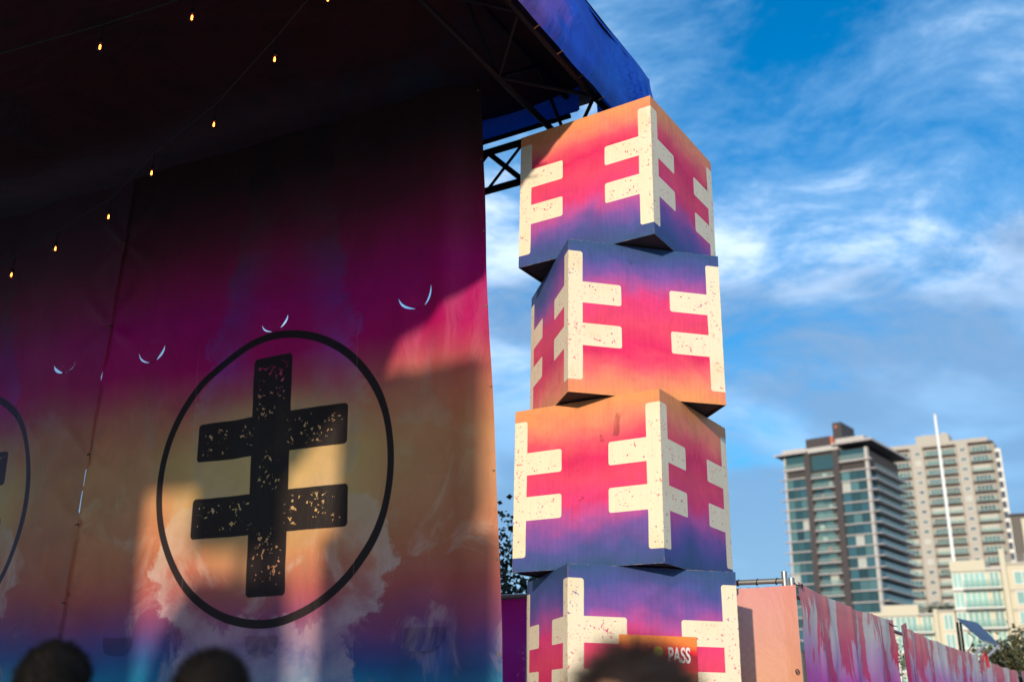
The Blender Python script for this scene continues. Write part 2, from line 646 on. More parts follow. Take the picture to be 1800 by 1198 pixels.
fc = bpy.data.curves.new('pass_text', 'FONT')
fc.body = 'PASS'
fc.size = 0.128
fc.align_x = 'LEFT'
fc.offset = 0.0028
fc.extrude = 0.0006
to = bpy.data.objects.new('lettering', fc)
to.rotation_euler = (math.pi / 2, 0, 0)
to.scale = (0.60, 1.08, 1.0)
to.location = (0.066, -0.0072, 0.532)
fc.materials.append(plain('sign_white', (0.80, 0.78, 0.76), 0.5, 0, 0.04))
link(to)
_dg = bpy.context.evaluated_depsgraph_get()
tm = bpy.data.meshes.new_from_object(to.evaluated_get(_dg))
t2 = bpy.data.objects.new('lettering', tm)
t2.location, t2.rotation_euler, t2.scale = to.location, to.rotation_euler, to.scale
bpy.data.objects.remove(to)
t2.name = 'lettering'
link(t2, root)


# ================================================================== BACKDROP BANNERS
BR = 1.283
YAW_, LEAN = rad(-27.65), rad(-3.72)
BA = Vector((math.cos(YAW_), math.sin(YAW_), 0))
_bn = Vector((math.sin(YAW_), -math.cos(YAW_), 0))
BB = Vector((0, 0, 1)) * math.cos(LEAN) - _bn * math.sin(LEAN)
BN = BA.cross(BB)                        # towards the audience
BC = Vector((-2.07, 8.5, 3.42))


def banner_mat(name, logo_c, ink, ink_mix, seed, dull):
    m, g, bs = new_mat(name)
    a, b, _ = g.sep(g.new('TexCoord').outputs['UV'])       # in units of the ring radius
    a0 = g.m('SUBTRACT', a, logo_c)
    p3 = g.vec(a, b, seed)
    nw = g.noise(p3, 1.1, 4, 0.55)
    nm = g.noise(p3, 3.2, 6, 0.62, 0.3)
    nf = g.noise(p3, 9.0, 6, 0.68, 0.2)
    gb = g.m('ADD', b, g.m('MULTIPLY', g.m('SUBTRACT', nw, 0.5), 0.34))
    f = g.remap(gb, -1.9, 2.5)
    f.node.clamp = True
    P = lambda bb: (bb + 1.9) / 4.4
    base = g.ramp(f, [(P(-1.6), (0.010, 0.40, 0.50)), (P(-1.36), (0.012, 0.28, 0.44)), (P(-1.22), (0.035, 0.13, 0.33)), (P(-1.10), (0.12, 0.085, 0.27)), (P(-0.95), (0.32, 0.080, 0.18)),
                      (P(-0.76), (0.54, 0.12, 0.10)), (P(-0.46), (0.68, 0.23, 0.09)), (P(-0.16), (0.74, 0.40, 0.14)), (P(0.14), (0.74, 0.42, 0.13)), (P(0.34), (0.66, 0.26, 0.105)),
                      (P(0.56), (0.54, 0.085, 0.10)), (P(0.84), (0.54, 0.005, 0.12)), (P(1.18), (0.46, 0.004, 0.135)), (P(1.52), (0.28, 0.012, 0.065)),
                      (P(1.85), (0.11, 0.016, 0.026)), (P(2.25), (0.036, 0.016, 0.016))])  # top stops darkened: deep shade under the roof painted into the print
    away = g.m('MULTIPLY', g.step(g.m('ADD', g.m('ABSOLUTE', a0), g.m('MULTIPLY', g.m('SUBTRACT', nm, 0.5), 0.7)), 0.55, 1.25), g.m('MULTIPLY', g.step(b, -0.75, -0.3), g.step(b, 0.75, 0.4)))
    base = g.mix(g.m('MULTIPLY', away, 0.62), base, (0.62, 0.21, 0.105))
    glow = g.m('MULTIPLY', g.step(g.m('ADD', g.m('SQRT', g.m('ADD', g.m('MULTIPLY', a0, a0), g.m('MULTIPLY', b, b))), g.m('MULTIPLY', g.m('SUBTRACT', nm, 0.5), 0.5)), 0.95, 0.35), 0.55)
    base = g.mix(g.m('MULTIPLY', glow, g.step(b, 0.70, 0.40)), base, (0.80, 0.54, 0.20))
    # printed clouds, mirrored about the ring
    mm = g.m('ABSOLUTE', g.m('SUBTRACT', a0, 0.02))
    fb = g.remap(b, -1.9, 2.1)
    cvn = g.new('FloatCurve')
    g.put(cvn.inputs['Value'], fb)
    cu_ = cvn.mapping.curves[0]
    Q = lambda bb: (bb + 1.9) / 4.0
    pts = [(-1.85, 0.78), (-1.25, 0.72), (-1.05, 0.66), (-0.96, 0.78), (-0.88, 0.92), (-0.75, 0.95), (-0.69, 0.91), (-0.64, 1.03), (-0.5, 1.0), (-0.36, 0.96),
           (-0.24, 0.87), (-0.15, 0.66), (-0.1, 0.60), (0.03, 0.70), (0.2, 0.75), (0.36, 0.77), (0.66, 0.74), (0.8, 0.64), (0.92, 0.68), (1.1, 0.62),
           (1.2, 0.55), (1.38, 0.56), (1.57, 0.49), (1.9, 0.44), (2.1, 0.40)]
    while len(cu_.points) < len(pts):
        cu_.points.new(0.5, 0.5)
    for pt, (bb, x) in zip(cu_.points, pts):
        pt.location = (Q(bb), x / 1.2)
        pt.handle_type = 'VECTOR'
    cvn.mapping.update()
    X = g.m('MULTIPLY', cvn.outputs[0], 1.2)
    pm = g.vec(mm, b, seed + 5)
    em = g.noise(pm, 4.0, 7, 0.68, 0.4)
    ef = g.noise(pm, 15.0, 5, 0.65, 0.2)
    d = g.m('SUBTRACT', g.m('ADD', g.m('ADD', X, g.m('MULTIPLY', g.m('SUBTRACT', em, 0.5), 0.46)), g.m('MULTIPLY', g.m('SUBTRACT', ef, 0.5), 0.14)), mm)
    edge = g.step(d, -0.01, 0.06)
    fall = g.step(d, 0.52, 0.05)
    body = g.m('MULTIPLY', edge, fall)
    puff = g.step(g.noise(pm, 2.6, 5, 0.6, 0.8), 0.28, 0.60)
    body = g.m('MULTIPLY', body, g.m('ADD', 0.22, g.m('MULTIPLY', puff, 0.78)))
    # heap of cloud below the ring
    hb = g.m('SUBTRACT', g.m('ADD', -0.93, g.m('MULTIPLY', g.m('SUBTRACT', em, 0.5), 0.55)), b)
    heap = g.m('MULTIPLY', g.m('MULTIPLY', g.step(hb, 0.0, 0.05), g.step(mm, 0.70, 0.45)), g.m('ADD', 0.25, g.m('MULTIPLY', puff, 0.55)))
    # thin wisps elsewhere
    wv = g.noise(g.vec(a, g.m('MULTIPLY', b, 0.8), seed + 9), 1.9, 7, 0.62, 1.0)
    wis = g.m('MULTIPLY', g.step(wv, 0.52, 0.66), g.m('MULTIPLY', g.step(wv, 0.82, 0.68), 0.60))
    wis = g.m('MULTIPLY', wis, g.step(b, 0.95, 0.55))
    cloud = g.m('MAXIMUM', g.m('MAXIMUM', body, heap), wis)
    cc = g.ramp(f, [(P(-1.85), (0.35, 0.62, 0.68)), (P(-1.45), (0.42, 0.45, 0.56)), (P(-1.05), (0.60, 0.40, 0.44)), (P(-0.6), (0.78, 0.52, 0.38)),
                    (P(0.0), (0.70, 0.45, 0.20)), (P(0.45), (0.55, 0.29, 0.18)), (P(0.8), (0.40, 0.06, 0.30)), (P(1.2), (0.26, 0.025, 0.20)), (P(1.7), (0.12, 0.042, 0.050)), (P(2.2), (0.020, 0.013, 0.014))])  # top cloud stops darkened for the same painted-in shade
    tone = g.remap(nm, 0.3, 0.7, 0.95, 1.20)
    col = g.mix(g.m('MULTIPLY', cloud, 0.82), base, cc)
    col = g.mix(1.0, col, g.vec(tone, tone, tone), 'MULTIPLY')
    # ---- the ring and the double-barred mark
    rr = g.m('SQRT', g.m('ADD', g.m('MULTIPLY', a0, a0), g.m('MULTIPLY', b, b)))
    ring = g.m('SUBTRACT', g.m('ABSOLUTE', g.m('SUBTRACT', rr, 0.972)), 0.028)
    bs_ = g.m('SUBTRACT', b, g.m('MULTIPLY', a0, 0.013))
    as_ = g.m('ADD', a0, g.m('MULTIPLY', b, 0.030))
    wob = g.m('MULTIPLY', g.m('SUBTRACT', g.noise(p3, 5.0, 2), 0.5), 0.012)
    bar = g.rbox(g.m('ADD', as_, wob), bs_, 0.003, 0.012, 0.171, 0.812, 0.03)
    up = g.rbox(as_, g.m('ADD', bs_, wob), -0.008, 0.277, 0.645, 0.138, 0.03)
    lo = g.rbox(as_, g.m('ADD', bs_, wob), -0.004, -0.258, 0.652, 0.138, 0.03)
    cross = g.m('MINIMUM', g.m('MINIMUM', bar, up), lo)
    sp = g.noise(g.vec(a, b, seed + 2), 30, 2, 0.55, 0.5)
    reg = g.noise(g.vec(a, b, seed + 4), 7.5, 3, 0.6)
    deep = g.m('MULTIPLY', g.step(cross, -0.030, -0.060), g.m('SUBTRACT', 1.0, g.m('MULTIPLY', g.step(g.m('ABSOLUTE', as_), 0.17, 0.13), g.step(g.m('ABSOLUTE', g.m('SUBTRACT', bs_, 0.01)), 0.42, 0.36))))
    mid_bar = g.m('MULTIPLY', g.step(g.m('ABSOLUTE', as_), 0.11, 0.08), g.step(g.m('ABSOLUTE', g.m('SUBTRACT', bs_, 0.03)), 0.16, 0.12))
    deep = g.m('MAXIMUM', deep, mid_bar)
    thr = g.m('SUBTRACT', 0.76, g.m('MULTIPLY', g.step(reg, 0.36, 0.56), 0.17))
    hole = g.m('MULTIPLY', g.step(sp, thr, g.m('ADD', thr, 0.03)), deep)
    inkm = g.m('MAXIMUM', g.step(ring, 0.004, -0.004), g.m('MULTIPLY', g.step(cross, 0.004, -0.004), g.m('SUBTRACT', 1.0, hole)))
    col = g.mix(g.m('MULTIPLY', inkm, ink_mix), col, ink)
    # stitched print seams
    sx = g.m('ABSOLUTE', g.m('SUBTRACT', g.m('ABSOLUTE', g.m('ADD', a0, g.m('MULTIPLY', b, 0.03))), 0.70))
    seam = g.m('MULTIPLY', g.m('MULTIPLY', g.step(sx, 0.004, 0.0015), 0.10), g.step(b, 1.1, 0.7))
    col = g.mix(seam, col, (0.8, 0.6, 0.45))
    if dull:
        col = g.mix(dull, col, (0.16, 0.075, 0.10))
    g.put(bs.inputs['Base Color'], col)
    bs.inputs['Roughness'].default_value = 0.55
    bs.inputs['Specular IOR Level'].default_value = 0.3
    tr = g.new('BsdfTranslucent')
    g.put(tr.inputs[0], col)
    mx = g.new('MixShader')
    mx.inputs[0].default_value = 0.40
    g.l.new(bs.outputs[0], mx.inputs[1])
    g.l.new(tr.outputs[0], mx.inputs[2])
    g.l.new(mx.outputs[0], m.node_tree.nodes['Material Output'].inputs[0])
    wv_ = g.noise(p3, 55, 3, 0.6)
    cr = g.noise(g.vec(g.m('MULTIPLY', a, 2.2), g.m('MULTIPLY', b, 0.8), seed), 2.4, 5, 0.55, 0.6)
    bp = g.new('Bump')
    bp.inputs['Strength'].default_value = 0.5
    bp.inputs['Distance'].default_value = 0.05
    g.put(bp.inputs['Height'], g.m('ADD', cr, g.m('MULTIPLY', wv_, 0.02)))
    g.put(bs.inputs['Normal'], bp.outputs[0])
    return m


def seam_a(b):
    return -1.785 + 0.0725 * b


def edge_a(b):
    return 1.722 - 0.0445 * b


def crescent(p, w1):
    """sliver polygon along points p, bulging by w1 to one side"""
    n = len(p)
    out = list(p)
    back = []
    for i in range(1, n - 1):
        tx, ty = p[i + 1][0] - p[i - 1][0], p[i + 1][1] - p[i - 1][1]
        L = math.hypot(tx, ty)
        k = w1 * (math.sin(math.pi * i / (n - 1)) ** 0.7)
        back.append((p[i][0] - ty / L * k, p[i][1] + tx / L * k))
    return out + back[::-1]


def arc_pts(c, n=10):
    """smooth polyline through control points (Catmull-Rom)"""
    out = []
    for i in range(len(c) - 1):
        p0, p1, p2, p3 = c[max(i - 1, 0)], c[i], c[i + 1], c[min(i + 2, len(c) - 1)]
        for k in range(n):
            t = k / n
            out.append(tuple(0.5 * (2 * p1[j] + (p2[j] - p0[j]) * t + (2 * p0[j] - 5 * p1[j] + 4 * p2[j] - p3[j]) * t * t
                                    + (3 * p1[j] - p0[j] - 3 * p2[j] + p3[j]) * t ** 3) for j in (0, 1)))
    out.append(c[-1])
    return out


# wind vents: U-shaped cuts whose flaps gape
vent_cuts = []        # (polyline of the U, kind, gape polygons)
HOLES_R, HOLES_L, FLAPS = [], [], []


def vent(ctr, w, h, tilt, gape_l, gape_r, hang, store):
    """U cut centred at ctr (top middle), half width w, depth h, in ring units"""
    U = []
    for k in range(25):
        t = -math.pi / 2 * 1.0 + math.pi * k / 24
        x = w * math.sin(t)
        y = -h * math.cos(t) ** 0.8 if math.cos(t) > 0 else 0
        U.append((ctr[0] + x * math.cos(tilt) - y * math.sin(tilt), ctr[1] + x * math.sin(tilt) + y * math.cos(tilt)))
    lft, mid_, rgt = U[0:12], U[11:14], U[13:25]
    store.append(crescent(lft, gape_l))
    store.append(crescent(rgt, gape_r))
    FLAPS.append((U, ctr, w, h, hang, tilt))


vent((1.130, 1.105), 0.127, 0.112, rad(13), 0.015, 0.023, -0.02, HOLES_R)
vent((-0.026, 1.090), 0.118, 0.082, rad(10), 0.010, 0.019, -0.02, HOLES_R)
vent((-1.191, 1.037), 0.135, 0.100, rad(5), 0.011, 0.025, -0.02, HOLES_R)
vent((-2.150, 1.06), 0.125, 0.080, rad(0), 0.022, 0.0015, -0.02, HOLES_L)

CLIPS = [(seam_a(0.289), 0.289), (seam_a(-0.233), -0.233), (seam_a(-0.795), -0.795), (seam_a(1.3), 1.3), (seam_a(2.0), 2.0), (seam_a(-1.4), -1.4)]


def banner_disp(a, b, left):
    n = 0.0
    # hanging folds
    n += 0.020 * math.sin(5.1 * a + 0.5 * b + 1.2 * mnoise.noise((a * 0.8, b * 0.5, 3.1)))
    n += 0.028 * mnoise.noise((a * 1.7, b * 0.35, 1.0)) + 0.010 * mnoise.noise((a * 4.2, b * 0.7, 5.0))
    n *= 0.75 if not left else 1.2
    rg = 1 - abs(mnoise.noise((a * 1.5 + 0.4 * b, b * 0.9 - 0.3 * a, 9.0))) * 2.2
    n += 0.007 * max(0.0, rg) ** 2
    # deeper soft folds near the free right edge
    k = max(0.0, min(1.0, (a - 0.8) / 0.7))
    n += k * 0.034 * (math.sin(13 * (a + 0.10 * b) + 0.6) + 0.7 * math.sin(21 * (a - 0.06 * b)) * (0.5 + 0.5 * math.sin(2.3 * b)))
    # gathers pulled towards each clip on the seam
    for (ca, cb) in CLIPS:
        dx, dy = a - ca, b - cb
        r = math.hypot(dx, dy)
        if r < 0.75:
            th = math.atan2(dy, abs(dx) + 1e-6)
            n += 0.034 * math.exp(-((r - 0.12) / 0.28) ** 2) * (math.exp(-((th - 0.75) / 0.16) ** 2) + 0.8 * math.exp(-((th + 0.55) / 0.2) ** 2)) - 0.008 * math.exp(-(r / 0.1) ** 2)
    # vent flaps
    for (U, c, w, h, hang, tilt) in FLAPS:
        x, y = a - c[0], b - c[1]
        x, y = x * math.cos(tilt) + y * math.sin(tilt), -x * math.sin(tilt) + y * math.cos(tilt)
        if abs(x) < w and -h * 1.1 < y < 0.05 and (x / w) ** 2 + (max(-y, 0) / h) ** 2 < 0.99:
            t = max(0.0, -y / h)
            n += hang * t * t * (1 - 0.3 * (x / w))
        elif abs(x) < w * 2.4 and 0 <= y < 1.0:
            n += 0.4 * abs(hang) * math.exp(-(x / w) ** 2) * math.exp(-y / 0.35)
    return n


def banner(name, outline, holes, mat, offset, left):
    v2, f2 = sheet_cdt(outline, holes, 0.045)
    verts = [BC + BA * (v[0] * BR) + BB * (v[1] * BR) + BN * (banner_disp(v[0], v[1], left) * BR + offset) for v in v2]
    return v2, mesh_obj(name, verts, f2, mat, None, True, [(v[0], v[1]) for v in v2])


TOPB, BOTB = 2.55, -2.45
right_outline = [(seam_a(BOTB), BOTB), (edge_a(BOTB), BOTB), (edge_a(-1.0), -1.0), (edge_a(0.7) - 0.012, 0.7), (edge_a(2.2), 2.2), (edge_a(TOPB), TOPB), (seam_a(TOPB), TOPB)]
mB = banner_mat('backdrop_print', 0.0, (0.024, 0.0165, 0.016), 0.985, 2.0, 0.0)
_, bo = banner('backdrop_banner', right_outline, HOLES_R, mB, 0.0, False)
tag(bo, 'large sunset cloud backdrop with black ringed double-barred mark and crescent vents', 'banner')
# left banner tucks behind the right one; two slits are left open at the seam
lb = [(-5.2, BOTB), (seam_a(BOTB) + 0.05, BOTB), (seam_a(-0.20) + 0.045, -0.20), (seam_a(-0.16), -0.16), (seam_a(-0.13) - 0.018, -0.13), (seam_a(0.02) - 0.014, 0.02), (seam_a(0.04) + 0.004, 0.04),
      (seam_a(0.06) - 0.012, 0.06), (seam_a(0.18) - 0.014, 0.18), (seam_a(0.22) + 0.03, 0.22),
      (seam_a(0.80) + 0.04, 0.80), (seam_a(0.85) - 0.006, 0.85), (seam_a(0.90) - 0.018, 0.90), (seam_a(0.97) - 0.006, 0.97), (seam_a(1.0) + 0.04, 1.0), (seam_a(TOPB) + 0.05, TOPB), (-5.2, TOPB)]
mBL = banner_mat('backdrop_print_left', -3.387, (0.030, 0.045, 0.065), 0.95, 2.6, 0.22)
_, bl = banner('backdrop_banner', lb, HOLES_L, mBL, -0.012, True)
tag(bl, 'dim backdrop banner left of the laced seam with faded blue ring', 'banner')
# lower vents: the flaps hang slightly open in front of the sheet
for (ca, cb, w_, h_, hang) in ((1.247, -1.021, 0.134, 0.124, 0.062), (0.020, -1.055, 0.138, 0.112, 0.030), (-1.277, -1.054, 0.146, 0.108, 0.020)):
    vv, ff, uu = [], [], []
    NR, NC = 10, 20
    for i in range(NR + 1):
        t = i / NR
        for j in range(NC + 1):
            x = -1 + 2 * j / NC
            y = -h_ * t * max(0.0, 1 - abs(x) ** 2.6) ** 0.5
            aa, bb_ = ca + w_ * x, cb + y + 0.012 * (1 - t)
            dep = hang * (t ** 1.6) * (1 - 0.45 * x) * max(0.0, 1 - abs(x) ** 3) + 0.003
            vv.append(BC + BA * (aa * BR) + BB * (bb_ * BR) + BN * ((banner_disp(aa, bb_, False) + dep) * BR))
            uu.append((aa, bb_))
    for i in range(NR):
        for j in range(NC):
            q_ = i * (NC + 1) + j
            ff.append((q_, q_ + 1, q_ + NC + 2, q_ + NC + 1))
    mesh_obj('vent_flap', vv, ff, mB, bo, True, uu)
# clips lacing the seam (belong to the right banner)
for (ca, cb) in CLIPS:
    p = BC + BA * (ca * BR) + BB * (cb * BR) + BN * (banner_disp(ca, cb, False) * BR + 0.008)
    o = tube('seam_clip', M['tie'], p - BA * 0.022 + BN * 0.004, p + BA * 0.022 + BB * 0.010 + BN * 0.012, 0.006, None, 6)
    o.parent = bo
    o2 = tube('grommet', M['brass'], p - BN * 0.003, p + BN * 0.004, 0.011, None, 10)
    o2.parent = bo
for k in range(10):
    b_ = -2.2 + k * 0.52
    ea = edge_a(b_) - 0.02
    p = BC + BA * (ea * BR) + BB * (b_ * BR) + BN * (banner_disp(ea, b_, False) * BR)
    o = tube('grommet', M['brass'], p - BN * 0.004, p + BN * 0.006, 0.010, None, 10)
    o.parent = bo


# ================================================================== CANOPY ROOF
RE, BE, FE, LE = -3.066, 7.31, -8.3, -16.5      # right, back, front, left limits
ZL, ZT = 6.36, 7.03


def roof_print(name, inside_dark):
    m, g, bs = new_mat(name)
    u, v, _ = g.sep(g.new('TexCoord').outputs['UV'])
    p3 = g.vec(u, v, 4.0)
    n = g.noise(p3, 0.42, 5, 0.55, 0.6)
    n2 = g.noise(p3, 1.3, 6, 0.6, 0.4)
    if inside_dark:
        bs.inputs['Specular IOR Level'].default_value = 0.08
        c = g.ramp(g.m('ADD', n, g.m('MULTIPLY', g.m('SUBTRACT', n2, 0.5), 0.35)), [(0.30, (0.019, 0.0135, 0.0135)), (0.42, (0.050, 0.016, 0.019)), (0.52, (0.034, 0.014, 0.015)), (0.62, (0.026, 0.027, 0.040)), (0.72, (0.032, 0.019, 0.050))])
    else:
        t = g.m('ADD', g.remap(u, 4.5, 6.5), g.m('MULTIPLY', g.m('SUBTRACT', n2, 0.5), 0.9))
        c = g.ramp(t, [(0.30, (0.26, 0.14, 0.62)), (0.50, (0.16, 0.11, 0.66)), (0.60, (0.012, 0.10, 0.72)), (0.85, (0.004, 0.085, 0.68)), (1.0, (0.006, 0.11, 0.66))])
    g.put(bs.inputs['Base Color'], c)
    bs.inputs['Roughness'].default_value = 0.5
    if not inside_dark:
        tr = g.new('BsdfTranslucent')
        g.put(tr.inputs[0], c)
        mx = g.new('MixShader')
        mx.inputs[0].default_value = 0.22
        out = m.node_tree.nodes['Material Output']
        g.l.new(bs.outputs[0], mx.inputs[1])
        g.l.new(tr.outputs[0], mx.inputs[2])
        g.l.new(mx.outputs[0], out.inputs[0])
    bp = g.new('Bump')
    bp.inputs['Strength'].default_value = 0.5
    bp.inputs['Distance'].default_value = 0.05
    g.put(bp.inputs['Height'], g.noise(g.vec(g.m('MULTIPLY', u, 3.0), v, 2.0), 1.6, 4, 0.5, 0.8))
    g.put(bs.inputs['Normal'], bp.outputs[0])
    return m


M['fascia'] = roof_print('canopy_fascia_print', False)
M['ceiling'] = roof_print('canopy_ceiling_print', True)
canopy = empty('stage_canopy', S(BE, RE, 0))
tag(canopy, 'dark stage canopy on black trusses with blue and violet fabric skirt', 'canopy')
base_inv = Vector(canopy.location)


def K(o):
    """attach something built in world coordinates to the canopy"""
    o.parent = canopy
    o.matrix_parent_inverse = Matrix.Translation(-base_inv)
    return o


def hem(e):
    if e > 2.7:
        return ZL
    if e > 1.4:
        t = (2.7 - e) / 1.3
        return ZL - 0.62 * t * t * (3 - 2 * t)
    if e > -2.4:
        t = (1.4 - e) / 3.8
        return ZL - 0.62 + 0.30 * t
    if e > -5:
        t = (-2.4 - e) / 2.6
        return ZL - 0.32 - 0.16 * math.sin(math.pi * t)
    return ZL - 0.32 - 0.06 * min(1.0, (-5 - e) / 2)


def skirt(name, p0, p1, ufun, hemf, mat, n, amp=0.036, zt=ZT):
    """hanging fabric strip between two plan points; ufun gives the run coordinate"""
    verts, faces, uvs = [], [], []
    rows = 14
    d = (p1 - p0)
    L = d.length
    d = d.normalized()
    nrm = Vector((d.y, -d.x, 0))
    for i in range(n + 1):
        t = i / n
        u = ufun(t)
        for j in range(rows + 1):
            k = j / rows
            z = hemf(u) * (1 - k) + (zt + 0.03 * math.sin(u * 2.1)) * k
            pin = math.sin(math.pi * k)
            w_ = amp * (math.sin(u * 5.2 + 3.0 * k + 1.5 * mnoise.noise((u * 1.1, k, 2))) * 0.6 + 1.2 * mnoise.noise((u * 2.4 + k * 1.6, k * 1.2, 7)))
            # tension folds fanning from the back lower corner
            fan = math.atan2(k * 0.7 + 0.05, max(BE - u, 0.02)) if abs(u) < 100 else 0
            w_ += 0.028 * math.sin(fan * 26) * math.exp(-((BE - u) / 1.1) ** 2) * pin
            low_tuck = 0.05 * max(0, 0.14 - k) / 0.14
            verts.append(p0 + d * (L * t) + nrm * (w_ * (0.25 + pin) - low_tuck) + Vector((0, 0, z)))
            uvs.append((u, k * 0.7))
    for i in range(n):
        for j in range(rows):
            a = i * (rows + 1) + j
            faces.append((a, a + rows + 1, a + rows + 2, a + 1))
    return K(mesh_obj(name, verts, faces, mat, None, True, uvs))


plan = lambda a, b: S(a, b, 0)
for k_ in range(16):
    e_ = 7.15 - 0.36 * k_
    K(tube('hem_tie', M['brass'] if k_ % 3 else M['tie'], S(e_, RE - 0.045, ZL + 0.004), S(e_ + 0.01, RE - 0.10, ZL - 0.006), 0.006, None, 6))
skirt('side_skirt', plan(FE, RE), plan(BE, RE), lambda t: FE + (BE - FE) * t, hem, M['fascia'], 260)
skirt('back_skirt', plan(BE, RE), plan(BE, -3.62), lambda t: 15 + t * 0.55, lambda u: ZL + 0.02, M['fascia'], 10)
skirt('back_skirt', plan(6.98, -3.62), plan(6.98, LE), lambda t: 20 + t * 13, lambda u: 6.67, M['fascia'], 120)
skirt('front_skirt', plan(FE, LE), plan(FE, RE), lambda t: 40 + t * 13, lambda u: ZL - 0.32, M['fascia'], 100)
skirt('side_skirt', plan(BE, LE), plan(FE, LE), lambda t: 60 + t * 15, lambda u: ZL, M['fascia'], 60)
# ceiling fabric, sagging between the trusses
verts, faces, uvs = [], [], []
NI, NJ = 60, 56
for i in range(NI + 1):
    for j in range(NJ + 1):
        e, f_ = FE + (BE - FE) * i / NI, LE + (RE - LE) * j / NJ
        z = 6.97 - 0.05 * abs(math.sin(f_ * 0.9)) + 0.05 * mnoise.noise((e * 0.5, f_ * 0.5, 1.0))
        if i in (0, NI) or j in (0, NJ):
            z = 7.0
        verts.append(S(e, f_, z))
        uvs.append((e, f_))
for i in range(NI):
    for j in range(NJ):
        a = i * (NJ + 1) + j
        faces.append((a, a + NJ + 1, a + NJ + 2, a + 1))
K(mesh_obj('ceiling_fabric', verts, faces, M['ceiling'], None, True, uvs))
# roof cover above
K(mesh_obj('roof_cover', [S(FE, LE, 7.05), S(BE, LE, 7.05), S(BE, RE, 7.05), S(FE, RE, 7.05), S((FE + BE) / 2, (LE + RE) / 2, 8.2)],
           [(0, 1, 4), (1, 2, 4), (2, 3, 4), (3, 0, 4)], M['black_cloth']))


def truss(p, q, up=0.42, side=None, rc=0.027, rb=0.014, bay=0.55, x_brace=0.0):
    """ladder / box truss: chords and braces as sub-parts of one truss part"""
    t = bpy.data.objects.new('truss', None)
    t.empty_display_size = 0.2
    link(t)
    K(t)
    t.location = p

    def T(o):
        o.parent = t
        o.matrix_parent_inverse = Matrix.Translation(-Vector(p))
        return o
    d = (q - p)
    L = d.length
    d = d.normalized()
    U = Vector((0, 0, up))
    sides_ = [Vector((0, 0, 0))] + ([side] if side is not None else [])
    for s_ in sides_:
        T(tube('chord', M['truss'], p + s_, q + s_, rc, None, 10))
        T(tube('chord', M['truss'], p + s_ + U, q + s_ + U, rc, None, 10))
    n = max(2, int(round(L / bay)))
    for k in range(n):
        a, b = p + d * (L * k / n), p + d * (L * (k + 1) / n)
        for s_ in sides_:
            if k % 2 == 0:
                T(tube('brace', M['truss'], a + s_, b + s_ + U, rb, None, 8))
            else:
                T(tube('brace', M['truss'], a + s_ + U, b + s_, rb, None, 8))
        if x_brace:
            T(tube('brace', M['truss'], a + U, b, x_brace, None, 8) if k % 2 == 0 else tube('brace', M['truss'], a, b + U, x_brace, None, 8))
        if side is not None:
            T(tube('brace', M['truss'], a, b + side, rb, None, 8) if k % 2 == 0 else tube('brace', M['truss'], a + side, b, rb, None, 8))
    return t


# right-hand side truss under the skirt, and the truss along the back
truss(S(FE + 0.3, -3.76, 6.40), S(BE - 0.25, -3.76, 6.40), 0.5, E2 * 0.56, 0.03, 0.017, 0.62)
truss(S(6.9, -3.36, 6.09), S(6.9, -16.16, 6.09), 0.41, None, 0.034, 0.026, 0.40, 0.014)
truss(S(FE + 0.35, LE + 0.4, 6.3), S(FE + 0.35, -3.3, 6.3), 0.4, None, 0.03, 0.016, 0.7)
for f_ in (-9.8, -16.0):
    truss(S(FE + 0.3, f_, 7.06), S(BE - 0.3, f_, 7.06), 0.36, None, 0.028, 0.015, 0.9)
# hem tube along the back skirt
K(tube('hem_tube', M['truss'], S(6.94, -3.7, 6.655), S(6.94, LE, 6.655), 0.022))


def leg(e1, e2, z1):
    t = bpy.data.objects.new('tower_leg', None)
    link(t)
    K(t)
    c = S(e1, e2, 0)
    t.location = c
    h = 0.15
    cs = [(-h, -h), (h, -h), (h, h), (-h, h)]

    def T(o):
        o.parent = t
        o.matrix_parent_inverse = Matrix.Translation(-c)
        return o
    P = [c + E1 * a + E2 * b for a, b in cs]
    for p in P:
        T(tube('chord', M['truss'], p, p + Vector((0, 0, z1)), 0.025))
    for k in range(12):
        za, zb = z1 * k / 12, z1 * (k + 1) / 12
        for i in range(4):
            T(tube('brace', M['truss'], P[i] + Vector((0, 0, za)), P[(i + 1) % 4] + Vector((0, 0, zb)), 0.011, None, 6))


_c = Vector((CA[0], CA[1], 0))
_c2 = Vector(((CA[0] + CB[0]) / 2, (CA[1] + CB[1]) / 2, 0))
leg(_c2 @ E1, _c2 @ E2, 6.4)
for a_, b_ in ((FE + 0.4, -3.4), (FE + 0.4, LE + 0.5), (6.9, LE + 0.5)):
    leg(a_, b_, 6.3)

# unseen black sheets added behind the viewer, cut to shape the light on the backdrop
def sheet(name, poly, e1, mat):
    return K(mesh_obj(name, [S(e1, a, z) for a, z in poly] + [S(e1 + 0.03, a, z) for a, z in poly],
                      [tuple(range(len(poly))), tuple(reversed(range(len(poly), 2 * len(poly))))] +
                      [(i, (i + 1) % len(poly), (i + 1) % len(poly) + len(poly), i + len(poly)) for i in range(len(poly))], mat))


sheet('light_blocker_left', [(-9.6, 4.1), (-4.62, 4.1), (-4.62, 4.4), (-4.68, 5.3), (-4.68, 6.3), (-9.6, 6.3)], FE + 0.10, M['black_cloth'])
sheet('light_blocker_top', [(-4.05, 5.50), (-3.05, 5.50), (-3.05, 6.3), (-4.05, 6.3)], FE + 0.10, M['black_cloth'])
sheet('light_blocker_low', [(-4.60, 4.1), (-2.92, 4.1), (-2.92, 4.4), (-2.97, 5.25), (-3.99, 5.25), (-4.34, 4.83), (-4.53, 4.37)], FE + 0.18, M['black_cloth'])

